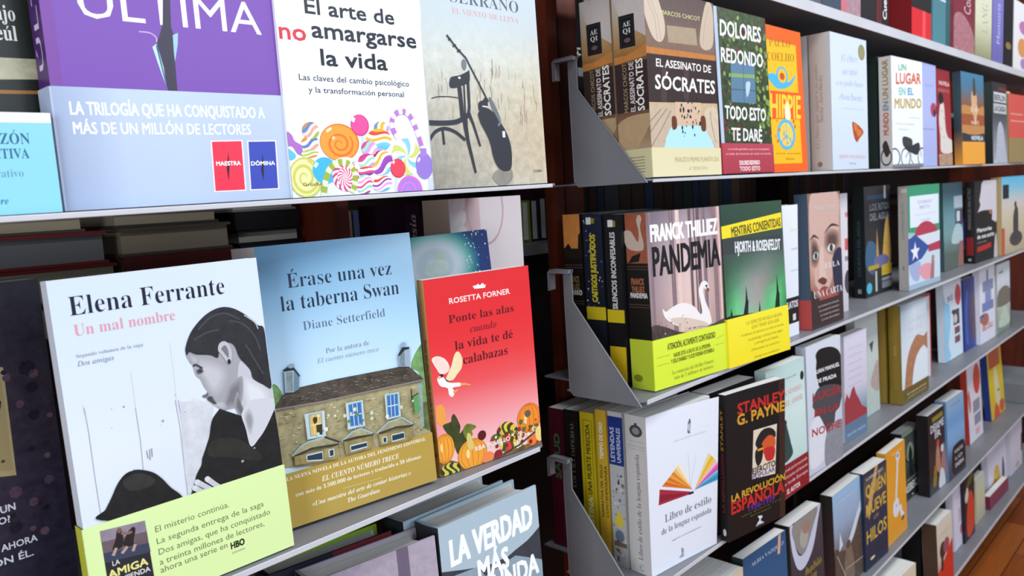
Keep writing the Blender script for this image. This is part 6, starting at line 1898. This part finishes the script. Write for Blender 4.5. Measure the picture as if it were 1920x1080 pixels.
def flat_book(x0, y0, z, wx, dy, th, cov, pages, label, board=.003, side='pages'):
    root = tag(empty('stacked_book', (x0, y0, z + .0003)), label, 'book', GB)
    m = MB(); m.box(0, 0, 0, wx, dy, board, hx(cov)); m.build('back_cover', MATTE, root)
    m = MB(); m.box(0, 0, th - board, wx, dy, th, hx(cov)); m.build('front_cover', MATTE, root)
    m = MB(); m.box(.003, .004, board, wx - .003, dy - .004, th - board, hx(pages)); m.build('page_block', MATTE, root)
    if side == 'spine':
        m = MB(); m.box(0, -.001, 0, wx, .002, th, hx(cov)); m.build('spine', MATTE, root)
    return th + .0004


z = 1.332
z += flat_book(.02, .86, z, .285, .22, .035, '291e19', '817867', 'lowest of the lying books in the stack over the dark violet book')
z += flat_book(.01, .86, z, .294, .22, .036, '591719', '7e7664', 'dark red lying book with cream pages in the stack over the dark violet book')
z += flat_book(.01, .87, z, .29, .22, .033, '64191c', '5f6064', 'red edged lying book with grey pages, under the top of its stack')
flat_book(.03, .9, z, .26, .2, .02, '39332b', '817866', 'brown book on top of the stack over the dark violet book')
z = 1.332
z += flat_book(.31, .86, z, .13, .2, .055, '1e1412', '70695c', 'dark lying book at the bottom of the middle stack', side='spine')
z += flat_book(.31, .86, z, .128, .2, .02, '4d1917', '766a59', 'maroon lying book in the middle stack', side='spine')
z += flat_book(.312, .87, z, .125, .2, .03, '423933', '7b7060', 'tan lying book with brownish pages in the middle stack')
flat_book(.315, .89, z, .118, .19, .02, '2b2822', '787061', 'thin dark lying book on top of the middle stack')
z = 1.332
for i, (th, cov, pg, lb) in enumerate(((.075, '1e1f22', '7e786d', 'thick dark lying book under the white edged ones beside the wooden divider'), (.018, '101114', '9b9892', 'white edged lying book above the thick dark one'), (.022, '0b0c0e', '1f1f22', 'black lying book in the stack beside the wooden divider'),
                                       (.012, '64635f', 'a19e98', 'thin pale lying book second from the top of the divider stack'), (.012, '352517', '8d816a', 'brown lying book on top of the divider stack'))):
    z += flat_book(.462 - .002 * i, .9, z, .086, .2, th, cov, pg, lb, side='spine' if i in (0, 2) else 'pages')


# boxed set standing behind the midnight blue book
root = tag(empty('slipcase', (.664, .742, 1.1632)), 'tall pinkish white slipcase with a leaf garland, behind the midnight blue book', 'slipcase')
W_, H_, T_ = .132, .286, .052


def f(A):
    A.base('d2c59c', 'd6c9a2', 'dccfd2', 'e0d6d8', 'dfd4d8')
    A.fr(0, 0, 1, .34, 'cabd94')
    A.fr(.18, .34, .4, 1, 'd2b8bc')
    for i in range(9):
        y = .4 + .07 * i
        A.fp([(.04, y), (.1, y + .05), (.16, y + .04), (.1, y)], 'e6dee0', True); A.fp([(.16, y), (.1, y + .05), (.2, y + .05), (.2, y + .01)], 'e6dee0', True)
    A.fe(.48, .95, .26, .17, 'c8a8ae', inner=.93)


a = Art(W_ * 1000, H_ * 1000); f(a)
m = MB(); a.emit(m, lambda u, v, l: (u / 1000, -l, v / 1000)); m.box(0, 0, 0, W_, .002, H_, hx('dccfd2'), skip=('front',)); m.build('front_panel', MATTE, root)
m = MB(); m.box(0, .002, 0, .002, T_, H_, hx('d8bca8')); m.build('side_panel', MATTE, root)
m = MB(); m.box(.002, T_ - .002, 0, W_, T_, H_, hx('8c7464')); m.box(.002, .002, 0, W_, T_ - .002, .002, hx('8c7464')); m.box(W_ - .002, .002, .002, W_, T_ - .002, H_, hx('c8bcb4')); m.build('back_panel', MATTE, root)
m = MB(); m.box(.004, .004, .004, W_ - .004, T_ - .004, H_ - .008); m.build('page_block', PAGES_CREAM, root)
book((.660, .797, 1.1632, .1, .283, .024, 0, 0, 0), 'dark purple spine with pale script, left of the pinkish white slipcase', None, lambda A: (A.base('2a1028', '32142e'), A.up('Poesia', .75, .74, .95, .4, 'c0a8a8', 'B')), '2a1028', yaw_add=90, mat=MATTE, pages=PAGES_CREAM)
GR = 'shadowed books in the case behind the displays'
rn = random.Random(2)
for x_, t_, h_, c_, lb in ((1.075, .022, .078, '8ea83a', 'small lime edged book with white pages out, in the dark gap by the post'), (1.1, .022, .08, '2c2c30', 'small black book with white pages out, middle of the three in the dark gap'), (1.125, .022, .083, '26262a', 'small black book with white pages out, nearest the post in the dark gap')):
    book((x_ + t_, 1.0, 1.36, .1, h_, t_, 0, 0, 0), lb, None, None, c_, yaw_add=90, mat=MATTE, hard=True, name='hardcover_book', group=GR)
    b_ = [o for o in bpy.data.objects if o.parent is None and o.get('label') == lb][0]
    b_.rotation_euler[2] = math.radians(-90); b_.location = (x_, 1.1, 1.3606)
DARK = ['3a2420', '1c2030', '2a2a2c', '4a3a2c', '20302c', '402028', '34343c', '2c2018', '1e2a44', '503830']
first = None


def rear_row(x0, x1, z, y, hmin, hmax):
    x_ = x0
    k = 0
    while x_ < x1:
        t_ = .02 + .03 * rn.random()
        h_ = hmin + (hmax - hmin) * rn.random()
        c_ = rn.choice(DARK)
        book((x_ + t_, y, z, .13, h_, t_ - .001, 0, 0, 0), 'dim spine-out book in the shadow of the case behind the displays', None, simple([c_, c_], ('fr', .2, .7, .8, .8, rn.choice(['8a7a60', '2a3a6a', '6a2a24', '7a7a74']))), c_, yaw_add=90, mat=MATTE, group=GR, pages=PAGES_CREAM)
        x_ += t_ + .001
        k += 1


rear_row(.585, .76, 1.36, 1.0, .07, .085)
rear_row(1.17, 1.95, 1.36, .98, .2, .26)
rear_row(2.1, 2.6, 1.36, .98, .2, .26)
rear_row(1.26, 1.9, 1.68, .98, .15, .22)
z = 1.68
z += flat_book(1.09, .97, z, .14, .15, .03, '6a5a48', '8c7c68', 'brown lying book in the dark gap above the grey inner shelf')
flat_book(1.09, .97, z, .145, .15, .014, 'b4b4b4', 'dcdcdc', 'pale grey thin book on top of the brown lying one')
